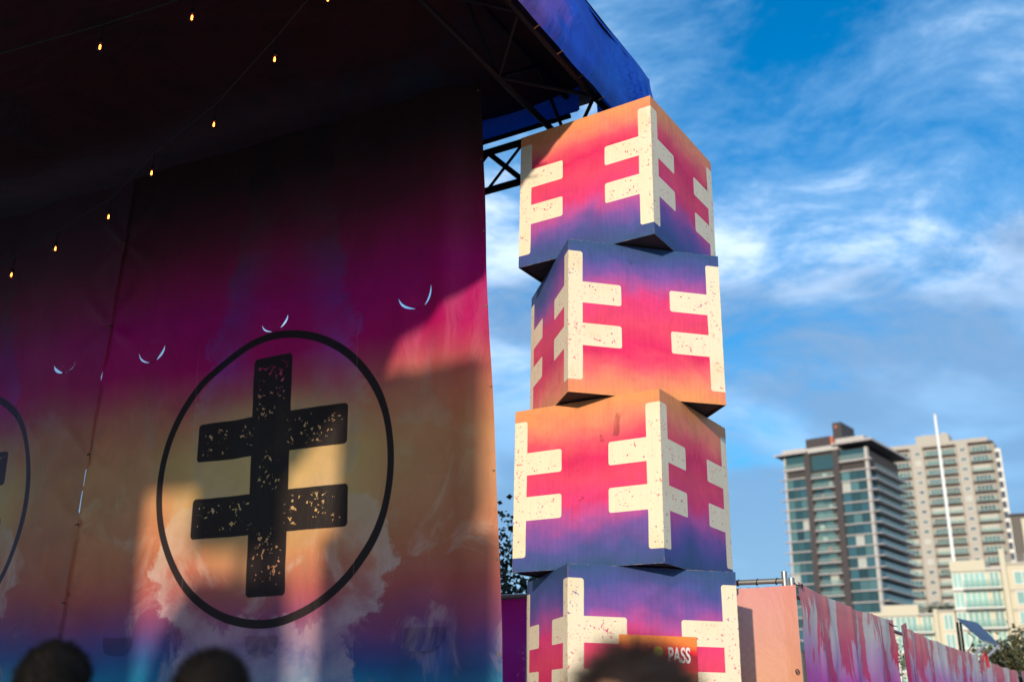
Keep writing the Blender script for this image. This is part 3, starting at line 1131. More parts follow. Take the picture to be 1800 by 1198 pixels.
# the matching tower at the front corner of the canopy (behind the viewer): it throws the tall shadow on the backdrop
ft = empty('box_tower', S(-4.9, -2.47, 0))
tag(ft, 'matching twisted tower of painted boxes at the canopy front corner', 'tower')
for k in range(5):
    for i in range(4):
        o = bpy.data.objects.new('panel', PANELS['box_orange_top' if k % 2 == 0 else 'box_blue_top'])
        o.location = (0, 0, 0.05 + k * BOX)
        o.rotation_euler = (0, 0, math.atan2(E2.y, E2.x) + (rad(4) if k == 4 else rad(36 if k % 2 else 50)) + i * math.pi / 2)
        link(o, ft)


# ================================================================== STRING LIGHTS
def glass_bulb():
    m, g, bs = new_mat('bulb_glass')
    bs.inputs['Base Color'].default_value = (1.0, 0.72, 0.42, 1)
    bs.inputs['Roughness'].default_value = 0.05
    bs.inputs['Transmission Weight'].default_value = 1.0
    bs.inputs['IOR'].default_value = 1.08
    return m


M['bulb'] = glass_bulb()
mf, g_, bsf = new_mat('lit_filament')
bsf.inputs['Base Color'].default_value = (0.1, 0.03, 0.01, 1)
bsf.inputs['Emission Color'].default_value = (1.0, 0.20, 0.035, 1)
bsf.inputs['Emission Strength'].default_value = 16.0
M['filament'] = mf


def lathe(profile, sides=14):
    v, f = [], []
    for (r, z) in profile:
        for k in range(sides):
            t = 2 * math.pi * k / sides
            v.append((r * math.cos(t), r * math.sin(t), z))
    for i in range(len(profile) - 1):
        for k in range(sides):
            k2 = (k + 1) % sides
            f.append((i * sides + k, i * sides + k2, (i + 1) * sides + k2, (i + 1) * sides + k))
    return v, f


def lathe_mesh(name, prof, mat, sides=14):
    v, f = lathe(prof, sides)
    me = bpy.data.meshes.new(name)
    me.from_pydata(v, [], f)
    me.polygons.foreach_set('use_smooth', [True] * len(me.polygons))
    me.materials.append(mat)
    return me


bulb_me = lathe_mesh('bulb_glass', [(0.013, 0.0), (0.017, -0.012), (0.028, -0.035), (0.031, -0.055), (0.025, -0.076), (0.012, -0.087), (0.0005, -0.090)], M['bulb'])
sock_me = lathe_mesh('socket', [(0.0005, 0.055), (0.012, 0.053), (0.017, 0.04), (0.019, 0.0), (0.018, -0.006), (0.0005, -0.006)], M['cable'], 10)
fil_me = lathe_mesh('filament', [(0.0005, -0.014), (0.006, -0.022), (0.0085, -0.040), (0.006, -0.056), (0.009, -0.064), (0.005, -0.074), (0.0005, -0.078)], M['filament'], 8)


def string_lights(pts, bulbs, label):
    root = empty('string_light', pts[0])
    tag(root, label, 'string lights', 'bulb strings under the canopy')
    inv = Matrix.Translation(-Vector(pts[0]))

    def T(o):
        o.parent = root
        o.matrix_parent_inverse = inv
        return o
    T(pipe('cable', M['cable'], pts, 0.0075))
    for b in bulbs:
        b = Vector(b)
        T(tube('drop_wire', M['cable'], b + Vector((0, 0, 0.055)), b + Vector((0, 0, 0.17)), 0.0045, None, 6))
        for nm, me in (('socket', sock_me), ('bulb', bulb_me)):
            o = bpy.data.objects.new(nm, me)
            o.scale = (0.85, 0.85, 0.72)
            o.location = b
            link(o)
            T(o)
            if nm == 'bulb':
                bo_ = o
        o = bpy.data.objects.new('filament', fil_me)
        link(o, bo_)


Z0 = 6.08
s1 = [(-7.2, 11.75), (-5.67, 10.37), (-4.87, 9.65), (-4.02, 8.88), (-3.30, 7.99), (-2.51, 7.16), (-1.81, 6.25), (-1.21, 5.42), (-0.75, 4.75)]
fk = [0.88, 0.905, 0.93, 0.96, 0.98, 1.0, 1.0, 1.0, 1.0]      # the cable dips towards the backdrop
s1 = [(x * k, y * k, 1.55 + (Z0 - 1.55) * k) for (x, y), k in zip(s1, fk)]
string_lights([(x, y, z + 0.17) for x, y, z in s1], s1[1:8],
              'black cable of glowing bulbs running diagonally towards the backdrop')
s2 = [(-4.9, 6.9), (-3.98, 6.52), (-3.07, 6.15), (-2.29, 5.79), (-1.30, 5.56), (-0.5, 5.2)]
string_lights([(x, y, Z0 + 0.17) for x, y in s2], [(x, y, Z0) for x, y in s2[2:5]], 'upper string of glowing bulbs near the top edge of the view')


# ================================================================== FENCES WITH PRINTED FABRIC
FZ = 2.50
FC = Vector((2.215, 7.80, 0))                 # corner post


def fence_fabric_mat(name, stops, drip, seed, see=0.16, bump=0.5, trans=0.25):
    m, g, bs = new_mat(name)
    u, v, _ = g.sep(g.new('TexCoord').outputs['UV'])        # metres along, metres up
    n1 = g.noise(g.vec(u, v, seed), 1.0, 4, 0.55)
    base = g.ramp(g.remap(g.m('ADD', v, g.m('MULTIPLY', g.m('SUBTRACT', n1, 0.5), 0.45)), 0.0, 2.5), stops)
    if drip:
        dn = g.noise(g.vec(g.m('MULTIPLY', u, 2.3), g.m('MULTIPLY', v, 0.75), seed + 1), 1.15, 6, 0.62, 0.35)
        big_ = g.noise(g.vec(u, g.m('MULTIPLY', v, 0.4), seed + 3), 1.0, 2, 0.5)
        q_ = g.m('ADD', g.m('ADD', dn, g.m('MULTIPLY', g.m('SUBTRACT', big_, 0.5), 0.7)), g.remap(v, 1.5, 2.5, -0.10, 0.10))
        mk = g.step(q_, 0.52, 0.56)
        redc = g.ramp(g.remap(v, 0.4, 2.5), [(0.0, (0.45, 0.004, 0.17)), (0.66, (0.62, 0.006, 0.16)), (0.82, (0.72, 0.05, 0.14)), (0.93, (0.80, 0.17, 0.19)), (1.0, (0.84, 0.26, 0.24))])
        base = g.mix(g.m('MULTIPLY', mk, 0.95), base, redc)
    weave = g.noise(g.vec(g.m('MULTIPLY', u, 40.0), g.m('MULTIPLY', v, 40.0), 0), 4, 2, 0.5)
    k = g.remap(weave, 0.3, 0.7, 0.95, 1.05)
    base = g.mix(1.0, base, g.vec(k, k, k), 'MULTIPLY')
    g.put(bs.inputs['Base Color'], base)
    bs.inputs['Roughness'].default_value = 0.55
    bs.inputs['Specular IOR Level'].default_value = 0.3
    tr = g.new('BsdfTranslucent')
    g.put(tr.inputs[0], base)
    mx = g.new('MixShader')
    mx.inputs[0].default_value = trans
    tp = g.new('BsdfTransparent')
    mx2 = g.new('MixShader')
    mx2.inputs[0].default_value = see
    out = m.node_tree.nodes['Material Output']
    g.l.new(bs.outputs[0], mx.inputs[1])
    g.l.new(tr.outputs[0], mx.inputs[2])
    g.l.new(mx.outputs[0], mx2.inputs[1])
    g.l.new(tp.outputs[0], mx2.inputs[2])
    g.l.new(mx2.outputs[0], out.inputs[0])
    bp = g.new('Bump')
    bp.inputs['Strength'].default_value = bump
    bp.inputs['Distance'].default_value = 0.02
    g.put(bp.inputs['Height'], g.noise(g.vec(g.m('MULTIPLY', u, 1.6), g.m('MULTIPLY', v, 1.0), seed), 2.6, 5, 0.55, 1.4))
    g.put(bs.inputs['Normal'], bp.outputs[0])
    return m


M['cream_drip'] = fence_fabric_mat('fence_print_cream_drips', [(0.0, (0.30, 0.01, 0.24)), (0.60, (0.52, 0.02, 0.34)), (0.74, (0.60, 0.08, 0.46)), (0.84, (0.60, 0.36, 0.54)), (0.91, (0.72, 0.60, 0.58)), (1.0, (0.80, 0.70, 0.60))], True, 3.0, 0.02, 0.3)
M['orange_cloth'] = fence_fabric_mat('fence_print_orange', [(0.0, (0.76, 0.34, 0.18)), (0.72, (0.78, 0.38, 0.22)), (0.85, (0.80, 0.37, 0.27)), (1.0, (0.80, 0.32, 0.27))], False, 5.0, 0.055, 0.6)
M['magenta_cloth'] = fence_fabric_mat('fence_print_magenta', [(0.0, (0.30, 0.005, 0.12)), (0.6, (0.58, 0.012, 0.24)), (0.85, (0.66, 0.03, 0.36)), (1.0, (0.75, 0.01, 0.22))], False, 8.0, 0.05, 0.4, 0.60)


def fabric(name, p0, d, L, ztop, mat, root, u0, folds, amp, lean=0.0, sag=0.0, edge_fold=None):
    nrm = Vector((d.y, -d.x, 0))
    nx, nz = max(20, int(L / 0.05)), 26
    verts, faces, uvs = [], [], []
    for i in range(nx + 1):
        t = i / nx
        s_ = L * t
        for j in range(nz + 1):
            k = j / nz
            zt = ztop - sag * 4 * t * (1 - t) - 0.012 * abs(math.sin(s_ * 2.6))
            z = 0.08 + (zt - 0.08) * k
            hang = 1 - k
            w_ = amp * (0.6 * math.sin(folds * s_ + 1.2 * mnoise.noise((s_ * 0.9, k * 1.3, u0))) + 0.9 * mnoise.noise((s_ * 2.0, k * 1.1, u0 + 3)))
            w_ *= 0.35 + 1.0 * min(1.0, hang * 2.2)
            w_ += lean * hang
            cr = 1 - abs(mnoise.noise((s_ * 2.1 + k * 2.5, k * 3.0 - s_, u0 + 8))) * 2.4
            w_ += amp * 0.8 * max(0.0, cr) ** 3
            if edge_fold and s_ < edge_fold:
                w_ += 0.10 * (1 - s_ / edge_fold)
            verts.append(p0 + d * s_ + nrm * w_ + Vector((0, 0, z)))
            uvs.append((u0 + s_, z))
    for i in range(nx):
        for j in range(nz):
            a = i * (nz + 1) + j
            faces.append((a, a + nz + 1, a + nz + 2, a + 1))
    o = mesh_obj(name, verts, faces, mat, None, True, uvs)
    o.parent = root
    o.matrix_parent_inverse = Matrix.Translation(-Vector(root.location))
    return o


def chain_link(p0, d, L, z0, z1, root, off):
    """woven wire lattice, one mesh (too fine to pick apart)"""
    nrm = Vector((d.y, -d.x, 0))
    v, f = [], []
    pitch = 0.075
    r = 0.0022
    H = z1 - z0

    def seg(a, b):
        i0 = len(v)
        dd = (b - a).normalized()
        s1_ = nrm * r
        s2_ = dd.cross(nrm) * r
        for p in (a, b):
            v.extend([p + s1_, p + s2_, p - s1_, p - s2_])
        for k in range(4):
            k2 = (k + 1) % 4
            f.append((i0 + k, i0 + k2, i0 + 4 + k2, i0 + 4 + k))
    n = int((L + H) / pitch)
    for k in range(n):
        s0 = -H + k * pitch
        for sg in (1, -1):
            a0, a1 = s0, s0 + H
            lo, hi = max(0.0, a0), min(L, a1)
            if hi - lo < 0.02:
                continue
            za, zb = z0 + (lo - a0), z0 + (hi - a0)
            if sg < 0:
                lo, hi = L - lo, L - hi
            seg(p0 + d * lo + nrm * (off + 0.002 * sg) + Vector((0, 0, za)), p0 + d * hi + nrm * (off + 0.002 * sg) + Vector((0, 0, zb)))
    o = mesh_obj('chain_link', v, f, M['steel'])
    o.parent = root
    o.matrix_parent_inverse = Matrix.Translation(-Vector(root.location))
    o['kind'] = 'stuff'
    return o


def KR(o, root):
    o.parent = root
    o.matrix_parent_inverse = Matrix.Translation(-Vector(root.location))
    return o


def torus(name, mat, c, axis, R, r, root):
    bm = bmesh.new()
    ns, nr = 14, 6
    ax = Vector(axis).normalized()
    a = ax.orthogonal().normalized()
    b = ax.cross(a)
    rows = []
    for i in range(ns):
        t = 2 * math.pi * i / ns
        dr = math.cos(t) * a + math.sin(t) * b
        rows.append([bm.verts.new(Vector(c) + dr * (R + r * math.cos(2 * math.pi * k / nr)) + ax * (r * math.sin(2 * math.pi * k / nr))) for k in range(nr)])
    for i in range(ns):
        for k in range(nr):
            bm.faces.new((rows[i][k], rows[(i + 1) % ns][k], rows[(i + 1) % ns][(k + 1) % nr], rows[i][(k + 1) % nr]))
    return KR(bm_obj(name, bm, mat, None, True), root)


# -- fence running left behind the box tower
D1 = -E2
root = empty('chain_link_fence', FC)
tag(root, 'orange fabric covered chain-link fence panel beside the box tower', 'fence', 'fence panels round the yard')
p_l = 2.15
KR(tube('post', M['steel'], FC + D1 * 0.10 + E1 * 0.05, FC + D1 * 0.10 + E1 * 0.05 + Vector((0, 0, FZ + 0.11)), 0.022), root)
KR(tube('top_rail', M['steel'], FC + D1 * 0.11 + E1 * 0.045 + Vector((0, 0, FZ + 0.04)), FC + D1 * p_l + E1 * 0.045 + Vector((0, 0, FZ + 0.04)), 0.021), root)
for k in range(9):
    torus('rail_tie', M['tie'], FC + D1 * (0.16 + 0.155 * k) + E1 * 0.045 + Vector((0, 0, FZ + 0.038)), D1 + Vector((0, 0, 0.25)), 0.025, 0.004, root)
chain_link(FC + D1 * 0.1, D1, p_l, 0.1, FZ, root, 0.04)
fabric('fabric', FC + D1 * 0.005, D1, p_l, FZ, M['orange_cloth'], root, 0.0, 6.0, 0.022, 0.0)
torus('grommet', M['tie'], FC + D1 * 0.03 + E1 * -0.03 + Vector((0, 0, FZ - 0.63)), E1, 0.013, 0.004, root)

root = empty('chain_link_fence', FC + D1 * 2.25)
tag(root, 'magenta fabric fence panel in the gap between backdrop and box tower', 'fence', 'fence panels round the yard')
q0 = FC + D1 * 2.22
KR(tube('post', M['steel'], q0 + E1 * 0.06, q0 + E1 * 0.06 + Vector((0, 0, FZ + 0.02)), 0.024), root)
KR(tube('top_rail', M['steel'], q0 + Vector((0, 0, FZ + 0.01)) + E1 * 0.05, q0 + D1 * 3.6 + Vector((0, 0, FZ + 0.01)) + E1 * 0.05, 0.02), root)
chain_link(q0, D1, 3.6, 0.1, FZ, root, 0.035)
fabric('fabric', q0 + D1 * 0.0, D1, 0.50, FZ - 0.01, M['magenta_cloth'], root, 0.0, 5.0, 0.012)
fabric('fabric', q0 + D1 * 0.56, D1, 2.9, FZ - 0.01, M['magenta_cloth'], root, 1.0, 5.0, 0.012)

# -- fence running away to the right
runs = [(0.06, 3.52, 'nearest cream and pink drip-print banner on the right-hand fence'),
        (3.55, 9.40, 'second cream and pink drip-print fence banner with folded leading edge'),
        (9.42, 15.0, 'third drip-print fence banner, tied by a red ribbon'),
        (15.03, 22.0, 'farthest drip-print fence banner at the right edge of the view')]
for i, (a_, b_, lbl) in enumerate(runs):
    p0 = FC + E1 * a_
    root = empty('fence_banner', p0)
    tag(root, lbl, 'fence', 'drip-print banners along the right fence')
    pp = p0 - E2 * 0.05
    KR(tube('post', M['steel'], pp, pp + Vector((0, 0, FZ + (0.06 if i == 0 else 0.0))), 0.024), root)
    KR(tube('top_rail', M['steel'], p0 - E2 * 0.05 + Vector((0, 0, FZ - 0.07)), FC + E1 * b_ - E2 * 0.05 + Vector((0, 0, FZ - 0.07)), 0.02), root)
    fabric('fabric', p0 + E2 * (0.0 if i == 0 else 0.02 * (i % 2)), E1, b_ - a_, FZ + (0.03 if i == 0 else 0.0), M['cream_drip'], root, 8.55 + a_ * 1.0, 5.5, 0.030,
           0.05, 0.035, 0.18 if i else None)
    gz = Vector((0, 0, FZ + (0.0 if i == 0 else -0.035)))
    torus('grommet', M['tie'], p0 + E1 * 0.035 + gz + E2 * (0.02 if i == 0 else 0.11), E2, 0.013, 0.005, root)
    KR(pipe('tie_cord', M['tie'], [p0 + E1 * 0.03 + gz + E2 * 0.02, p0 - E1 * 0.05 + gz, p0 - E1 * (0.10 if i == 0 else 0.25) + gz + Vector((0, 0, 0.01))], 0.005), root)
    if i == 2:
        KR(pipe('ribbon', plain('red_ribbon', (0.6, 0.05, 0.05), 0.5), [p0 + gz + E2 * 0.1 + Vector((0, 0, -0.05)), p0 + gz + E2 * 0.12 + Vector((0, 0, 0.06)), p0 + gz + E1 * 0.12 + E2 * 0.13 + Vector((0, 0, 0.02)), p0 + gz + E1 * 0.2 + E2 * 0.13 + Vector((0, 0, -0.14))], 0.02), root)


# ================================================================== SOLAR PANEL ON A POLE
m_, g, bs = new_mat('solar_cells')
u, v, _ = g.sep(g.new('TexCoord').outputs['UV'])
gx = g.m('ABSOLUTE', g.m('SUBTRACT', g.m('FRACT', g.m('MULTIPLY', u, 4.0)), 0.5))
gy = g.m('ABSOLUTE', g.m('SUBTRACT', g.m('FRACT', g.m('MULTIPLY', v, 9.0)), 0.5))
ln = g.m('MAXIMUM', g.step(gx, 0.470, 0.490), g.step(gy, 0.470, 0.490))
g.put(bs.inputs['Base Color'], g.mix(g.m('MULTIPLY', ln, 0.5), (0.035, 0.075, 0.155), (0.25, 0.30, 0.36)))
bs.inputs['Roughness'].default_value = 0.28
M['solar'] = m_
M['alu'] = plain('aluminium_frame', (0.62, 0.64, 0.66), 0.4, 0.6)
sA, sB, sC, sD = Vector((8.35, 19.05, 3.33)), Vector((8.55, 18.62, 3.25)), Vector((8.47, 17.79, 2.79)), Vector((8.36, 18.17, 2.89))
sB = sA + (sC - sD) + Vector((0.06, -0.05, -0.01))
root = empty('solar_panel', (8.28, 18.85, 0))
tag(root, 'tilted blue solar panel on a dark pole behind the fence', 'solar panel')
nn = (sB - sA).cross(sD - sA).normalized()
if nn.z < 0:
    nn = -nn
KR(mesh_obj('cells', [sA + nn * 0.004, sB + nn * 0.004, sC + nn * 0.004, sD + nn * 0.004], [(0, 1, 2, 3)], M['solar'], None, False, [(0, 0), (1, 0), (1, 1), (0, 1)]), root)
bm = bmesh.new()
vs1 = [bm.verts.new(p) for p in (sA, sB, sC, sD)]
vs0 = [bm.verts.new(p - nn * 0.045) for p in (sA, sB, sC, sD)]
bm.faces.new(vs1)
bm.faces.new(vs0[::-1])
for k in range(4):
    bm.faces.new((vs1[k], vs1[(k + 1) % 4], vs0[(k + 1) % 4], vs0[k]))
bmesh.ops.recalc_face_normals(bm, faces=bm.faces[:])
KR(bm_obj('frame', bm, M['alu']), root)
KR(tube('pole', plain('dark_pole', (0.03, 0.035, 0.03), 0.25, 0.6), (8.28, 18.85, 0), (8.28, 18.85, 3.24), 0.052, None, 14), root)
KR(tube('strut', M['alu'], sD.lerp(sC, 0.15) - nn * 0.05, (8.10, 18.7, 2.35), 0.022), root)
KR(tube('strut', M['alu'], sD.lerp(sC, 0.85) - nn * 0.05, (8.16, 18.5, 2.30), 0.022), root)
KR(pipe('cable', M['cable'], [(8.36, 18.7, 3.05), (8.42, 18.6, 2.95), (8.38, 18.65, 2.82), (8.33, 18.78, 2.70)], 0.01), root)


# ================================================================== TREES
def leaf_mesh(name, pts, size, mat, parent, seed):
    rnd = random.Random(seed)
    v, f = [], []
    for p in pts:
        s_ = size * rnd.uniform(0.6, 1.3)
        d = Vector((rnd.gauss(0, 1), rnd.gauss(0, 1), rnd.gauss(0, 0.7))).normalized()
        n = d.orthogonal()
        n.rotate(Matrix.Rotation(rnd.uniform(0, 6.28), 3, d))
        wv = d.cross(n) * s_ * 0.28
        i = len(v)
        up_ = n * s_ * 0.12
        v += [p, p + d * s_ * 0.5 + wv + up_, p + d * s_, p + d * s_ * 0.5 - wv + up_]
        f += [(i, i + 1, i + 2), (i, i + 2, i + 3)]
    o = mesh_obj(name, v, f, mat)
    return KR(o, parent)


def tree(name, base, label, cat, trunk_h, r_trunk, spread, levels, nleaf, leaf_size, leaf_mat, seed, group=None, up=0.55, clump=0.16):
    rnd = random.Random(seed)
    root = empty(name, base)
    tag(root, label, cat, group)
    base = Vector(base)
    segs, tips = [], []

    def grow(p, d, L, r, lev):
        pts = [p]
        n = 4
        for k in range(n):
            d = (d + Vector((rnd.gauss(0, 0.16), rnd.gauss(0, 0.16), rnd.gauss(0, 0.10)))).normalized()
            p = p + d * (L / n)
            pts.append(p)
        segs.append((pts, r, r * 0.55))
        if lev >= levels:
            tips.extend(pts[1:])
            return
        if lev >= levels - 1:
            tips.extend(pts[2:])
        nb = rnd.choice((2, 3, 3)) if lev else 4
        for k in range(nb):
            dd = (d * up + Vector((rnd.gauss(0, 0.75), rnd.gauss(0, 0.75), rnd.gauss(0.10, 0.5)))).normalized()
            grow(pts[rnd.choice((2, 3, 4))], dd, L * rnd.uniform(0.55, 0.85) * spread, r * 0.55, lev + 1)
    grow(base, Vector((0, 0, 1)), trunk_h, r_trunk, 0)
    v, f = [], []
    for pts, r0, r1 in segs:
        sd = 7 if r0 > 0.02 else 4
        b0 = len(v)
        for i, p in enumerate(pts):
            d = (pts[min(i + 1, len(pts) - 1)] - pts[max(i - 1, 0)]).normalized()
            a = d.orthogonal().normalized()
            b = d.cross(a)
            r = r0 + (r1 - r0) * i / (len(pts) - 1)
            for k in range(sd):
                t = 2 * math.pi * k / sd
                v.append(p + r * (math.cos(t) * a + math.sin(t) * b))
        for i in range(len(pts) - 1):
            for k in range(sd):
                k2 = (k + 1) % sd
                f.append((b0 + i * sd + k, b0 + i * sd + k2, b0 + (i + 1) * sd + k2, b0 + (i + 1) * sd + k))
    KR(mesh_obj('trunk', v, f, M['bark'], None, True), root)
    pts = []
    for k in range(nleaf):
        t = rnd.choice(tips)
        pts.append(t + Vector((rnd.gauss(0, clump), rnd.gauss(0, clump), rnd.gauss(0, clump * 0.8))))
    leaf_mesh('crown', pts, leaf_size, leaf_mat, root, seed + 1)
    return root


tree('small_tree', (0.20, 13.4, 0), 'dark small-leaved tree seen between backdrop and box tower', 'tree', 2.0, 0.06, 0.92, 4, 17000, 0.085, M['leaf_dark'], 6, None, 0.6, 0.23)
tree('small_tree', (10.7, 22.0, 0), 'dense olive tree behind the far end of the right fence', 'tree', 1.5, 0.10, 0.92, 4, 9000, 0.10, M['leaf_olive'], 12, None, 0.45, 0.22)
tree('small_tree', (12.6, 25.0, 0), 'olive tree at the right edge behind the fence', 'tree', 1.8, 0.10, 0.92, 4, 9000, 0.10, M['leaf_olive'], 15, None, 0.45, 0.24)
for i, (x, y, h, lbl) in enumerate([(5.95, 19.3, 2.3, 'thin sapling leaning over the fence in front of the dark tower'), (6.62, 19.1, 1.95, 'short sapling behind the fence left of the low-rise terrace'),
                                    (7.22, 18.9, 2.05, 'wispy sapling behind the fence before the cream parapet'), (7.55, 19.6, 1.75, 'lowest sapling behind the fence right of its neighbours')]):
    tree('sapling', (x, y, 0), lbl, 'sapling', h, 0.022, 0.55, 3, 330, 0.075, M['leaf_green'], 31 + i, 'saplings behind the fence', 0.9, 0.07)


# ================================================================== TOWERS
def glass_mat(name, tint, rough=0.06):
    m, g, bs = new_mat(name)
    co = g.new('TexCoord').outputs['Object']
    oi = g.new('ObjectInfo').outputs['Random']
    n = g.noise(g.vec(oi, oi, oi), 37, 1)
    k = g.remap(n, 0.3, 0.7, 0.55, 1.5)
    g.put(bs.inputs['Base Color'], g.mix(1.0, tint, g.vec(k, k, k), 'MULTIPLY'))
    bs.inputs['Roughness'].default_value = rough
    bs.inputs['Specular IOR Level'].default_value = 0.9
    return m


def rail_mat():
    m, g, bs = new_mat('railing_glass')
    bs.inputs['Base Color'].default_value = (0.45, 0.55, 0.52, 1)
    bs.inputs['Roughness'].default_value = 0.12
    tp = g.new('BsdfTransparent')
    tp.inputs[0].default_value = (0.85, 0.93, 0.90, 1)
    mx = g.new('MixShader')
    mx.inputs[0].default_value = 0.80
    g.l.new(bs.outputs[0], mx.inputs[1])
    g.l.new(tp.outputs[0], mx.inputs[2])
    g.l.new(mx.outputs[0], m.node_tree.nodes['Material Output'].inputs[0])
    return m


M['glass_teal'] = glass_mat('glass_dark_teal', (0.026, 0.070, 0.072), 0.10)
M['glass_pale'] = glass_mat('glass_pale_green', (0.24, 0.42, 0.38), 0.12)
M['glass_blue'] = glass_mat('glass_blue_green', (0.035, 0.10, 0.12), 0.10)
M['rail_glass'] = rail_mat()
M['conc_pale'] = plain('pale_concrete', (0.52, 0.49, 0.45), 0.8, 0, 0.1, 0.5)
M['slab_edge'] = plain('slab_edge_paint', (0.47, 0.42, 0.40), 0.8, 0, 0.1, 0.5)
M['pier'] = plain('dark_brown_cladding', (0.062, 0.052, 0.052), 0.75, 0, 0.15, 0.4)
M['soffit'] = plain('dark_soffit', (0.06, 0.052, 0.05), 0.85)
M['beige'] = plain('beige_stucco', (0.35, 0.315, 0.27), 0.85, 0, 0.1, 0.2)
M['beige_pale'] = plain('pale_beige_stucco', (0.46, 0.425, 0.365), 0.85, 0, 0.1, 0.2)
M['balcony_dark'] = plain('dark_balcony_slab', (0.12, 0.075, 0.065), 0.8)
M['white_trim'] = plain('white_trim', (0.72, 0.70, 0.64), 0.6)
M['cream_wall'] = plain('cream_stucco', (0.60, 0.55, 0.41), 0.85, 0, 0.08, 0.3)
M['orange_panel'] = plain('orange_panel', (0.55, 0.14, 0.07), 0.7)
M['dark_wall'] = plain('dark_curtain_wall', (0.05, 0.04, 0.032), 0.5, 0, 0.3, 0.6)

M['glass_mid'] = glass_mat('glass_mid_teal', (0.07, 0.15, 0.15), 0.14)
M['blind'] = plain('drawn_blinds', (0.42, 0.44, 0.40), 0.6)


def pane_of(*w_):
    return M[random.choices(('glass_teal', 'glass_mid', 'glass_blue', 'blind'), w_ or (6, 3, 2, 0.8))[0]]


# ---- tower with dark piers
tA = empty('apartment_tower', (86.0, 234.75, 0), rad(140))
tag(tA, 'dark glass apartment tower with brown piers and stacked balconies', 'building')
blk('wall', M['soffit'], 0.35, 20.6, -22.6, -0.55, 0, 63.2, tA)
FH = 2.585
for k in range(16):
    zt = 57.95 - FH * k                      # top of the slab below storey k
    # right glazed bay
    blk('slab', M['slab_edge'], -0.55, 6.65, -0.5, 0.42, zt - 0.26, zt, tA)
    for (x0, x1) in ((0.45, 2.45), (2.52, 4.52), (4.59, 6.6)):
        blk('window_pane', pane_of(), x0, x1, -0.5, -0.02, zt - FH + 0.03, zt - 0.29, tA)
    # middle balcony bay
    blk('slab', M['slab_edge'], 8.15, 14.0, -0.5, 0.85, zt - 0.26 - 0.9, zt - 0.9, tA)
    blk('balcony_rail', M['rail_glass'], 8.3, 13.9, 0.72, 0.78, zt - 0.9 + 0.02, zt + 0.15, tA)
    blk('window_pane', pane_of(2, 3, 3, 2), 9.6, 11.6, -0.5, -0.3, zt - FH - 0.80, zt - 1.2, tA)
    if random.random() < 0.6:
        xf = random.uniform(8.7, 12.6)
        blk('balcony_chair', M[random.choice(('white_trim', 'orange_panel', 'conc_pale'))], xf, xf + random.uniform(0.5, 1.1), 0.0, 0.5, zt - 0.9, zt - 0.9 + random.uniform(0.7, 1.2), tA)
    blk('window_pane', pane_of(3, 3, 2, 1), 11.7, 13.8, -0.5, -0.3, zt - FH - 0.80, zt - 1.2, tA)
    # left glazed bay with a ledge past the corner
    blk('slab', M['slab_edge'], 15.55, 22.3, -0.5, 0.40, zt - 0.26 - 0.35, zt - 0.35, tA)
    for (x0, x1) in ((15.6, 17.3), (17.36, 19.0), (19.06, 20.75)):
        blk('window_pane', pane_of(), x0, x1, -0.5, -0.02, zt - FH - 0.32, zt - 0.64, tA)
    # side balconies
    blk('side_slab', M['slab_edge'], -1.5, 0.3, -23.5, -1.2, zt - 0.24 + 0.3, zt + 0.3, tA)
    for (y0, y1) in ((-8.3, -1.3), (-15.6, -8.7), (-23.4, -16.0)):
        blk('balcony_rail', M['rail_glass'], -1.47, -1.41, y0, y1, zt + 0.33, zt + 1.35, tA)
    blk('window_pane', M['glass_teal'], 0.2, 0.33, -22.4, -1.4, zt - FH + 0.35, zt, tA)
for (x0, x1) in ((6.66, 8.14), (14.02, 15.52)):
    blk('pier', M['pier'], x0, x1, -0.5, 0.62, 0, 63.4, tA)
blk('corner_post', M['conc_pale'], -0.25, 0.42, -1.1, 0.02, 0, 63.2, tA)
blk('corner_post', M['conc_pale'], 20.76, 21.2, -0.8, 0.02, 0, 63.0, tA)
# penthouse storeys and roof
blk('window_pane', M['glass_blue'], 0.5, 6.6, -0.5, -0.25, 60.3, 63.0, tA)
blk('window_pane', M['glass_teal'], 8.2, 14.0, -0.5, -0.15, 59.0, 62.6, tA)
blk('window_pane', M['glass_teal'], 15.6, 20.7, -0.5, -0.35, 60.3, 63.4, tA)
blk('balcony_rail', M['rail_glass'], 0.2, 6.6, 0.62, 0.68, 60.4, 61.6, tA)
blk('balcony_rail', M['rail_glass'], 15.7, 21.0, 0.3, 0.36, 60.2, 61.2, tA)
blk('slab', M['slab_edge'], -1.1, 6.6, -0.5, 0.8, 59.95, 60.35, tA)
blk('slab', M['slab_edge'], 15.56, 21.2, -0.5, 0.5, 59.6, 60.1, tA)
blk('roof_slab', M['soffit'], -2.0, 7.6, -24.0, 1.6, 64.3, 64.65, tA)
blk('roof_edge', M['slab_edge'], -2.1, 7.7, 1.62, 1.75, 64.3, 64.78, tA)
blk('roof_edge', M['slab_edge'], -2.25, -2.02, -24.1, 1.75, 64.3, 64.78, tA)
blk('roof_slab', M['soffit'], 14.4, 23.0, -22.0, 1.3, 63.5, 63.85, tA)
blk('roof_edge', M['slab_edge'], 14.4, 23.1, 1.32, 1.45, 63.5, 63.95, tA)
blk('parapet', M['conc_pale'], 0.4, 7.6, -6.0, -0.6, 64.8, 66.3, tA)
blk('parapet', M['conc_pale'], 15.4, 21.3, -6.0, 0.4, 63.98, 65.0, tA)
blk('parapet', M['conc_pale'], 6.6, 15.4, -4.0, 0.7, 63.42, 64.6, tA)
blk('roof_room', M['pier'], 8.9, 15.3, -8.0, -0.8, 64.62, 67.4, tA)
blk('roof_room', M['orange_panel'], 8.2, 8.9, -8.0, -0.9, 64.62, 67.3, tA)
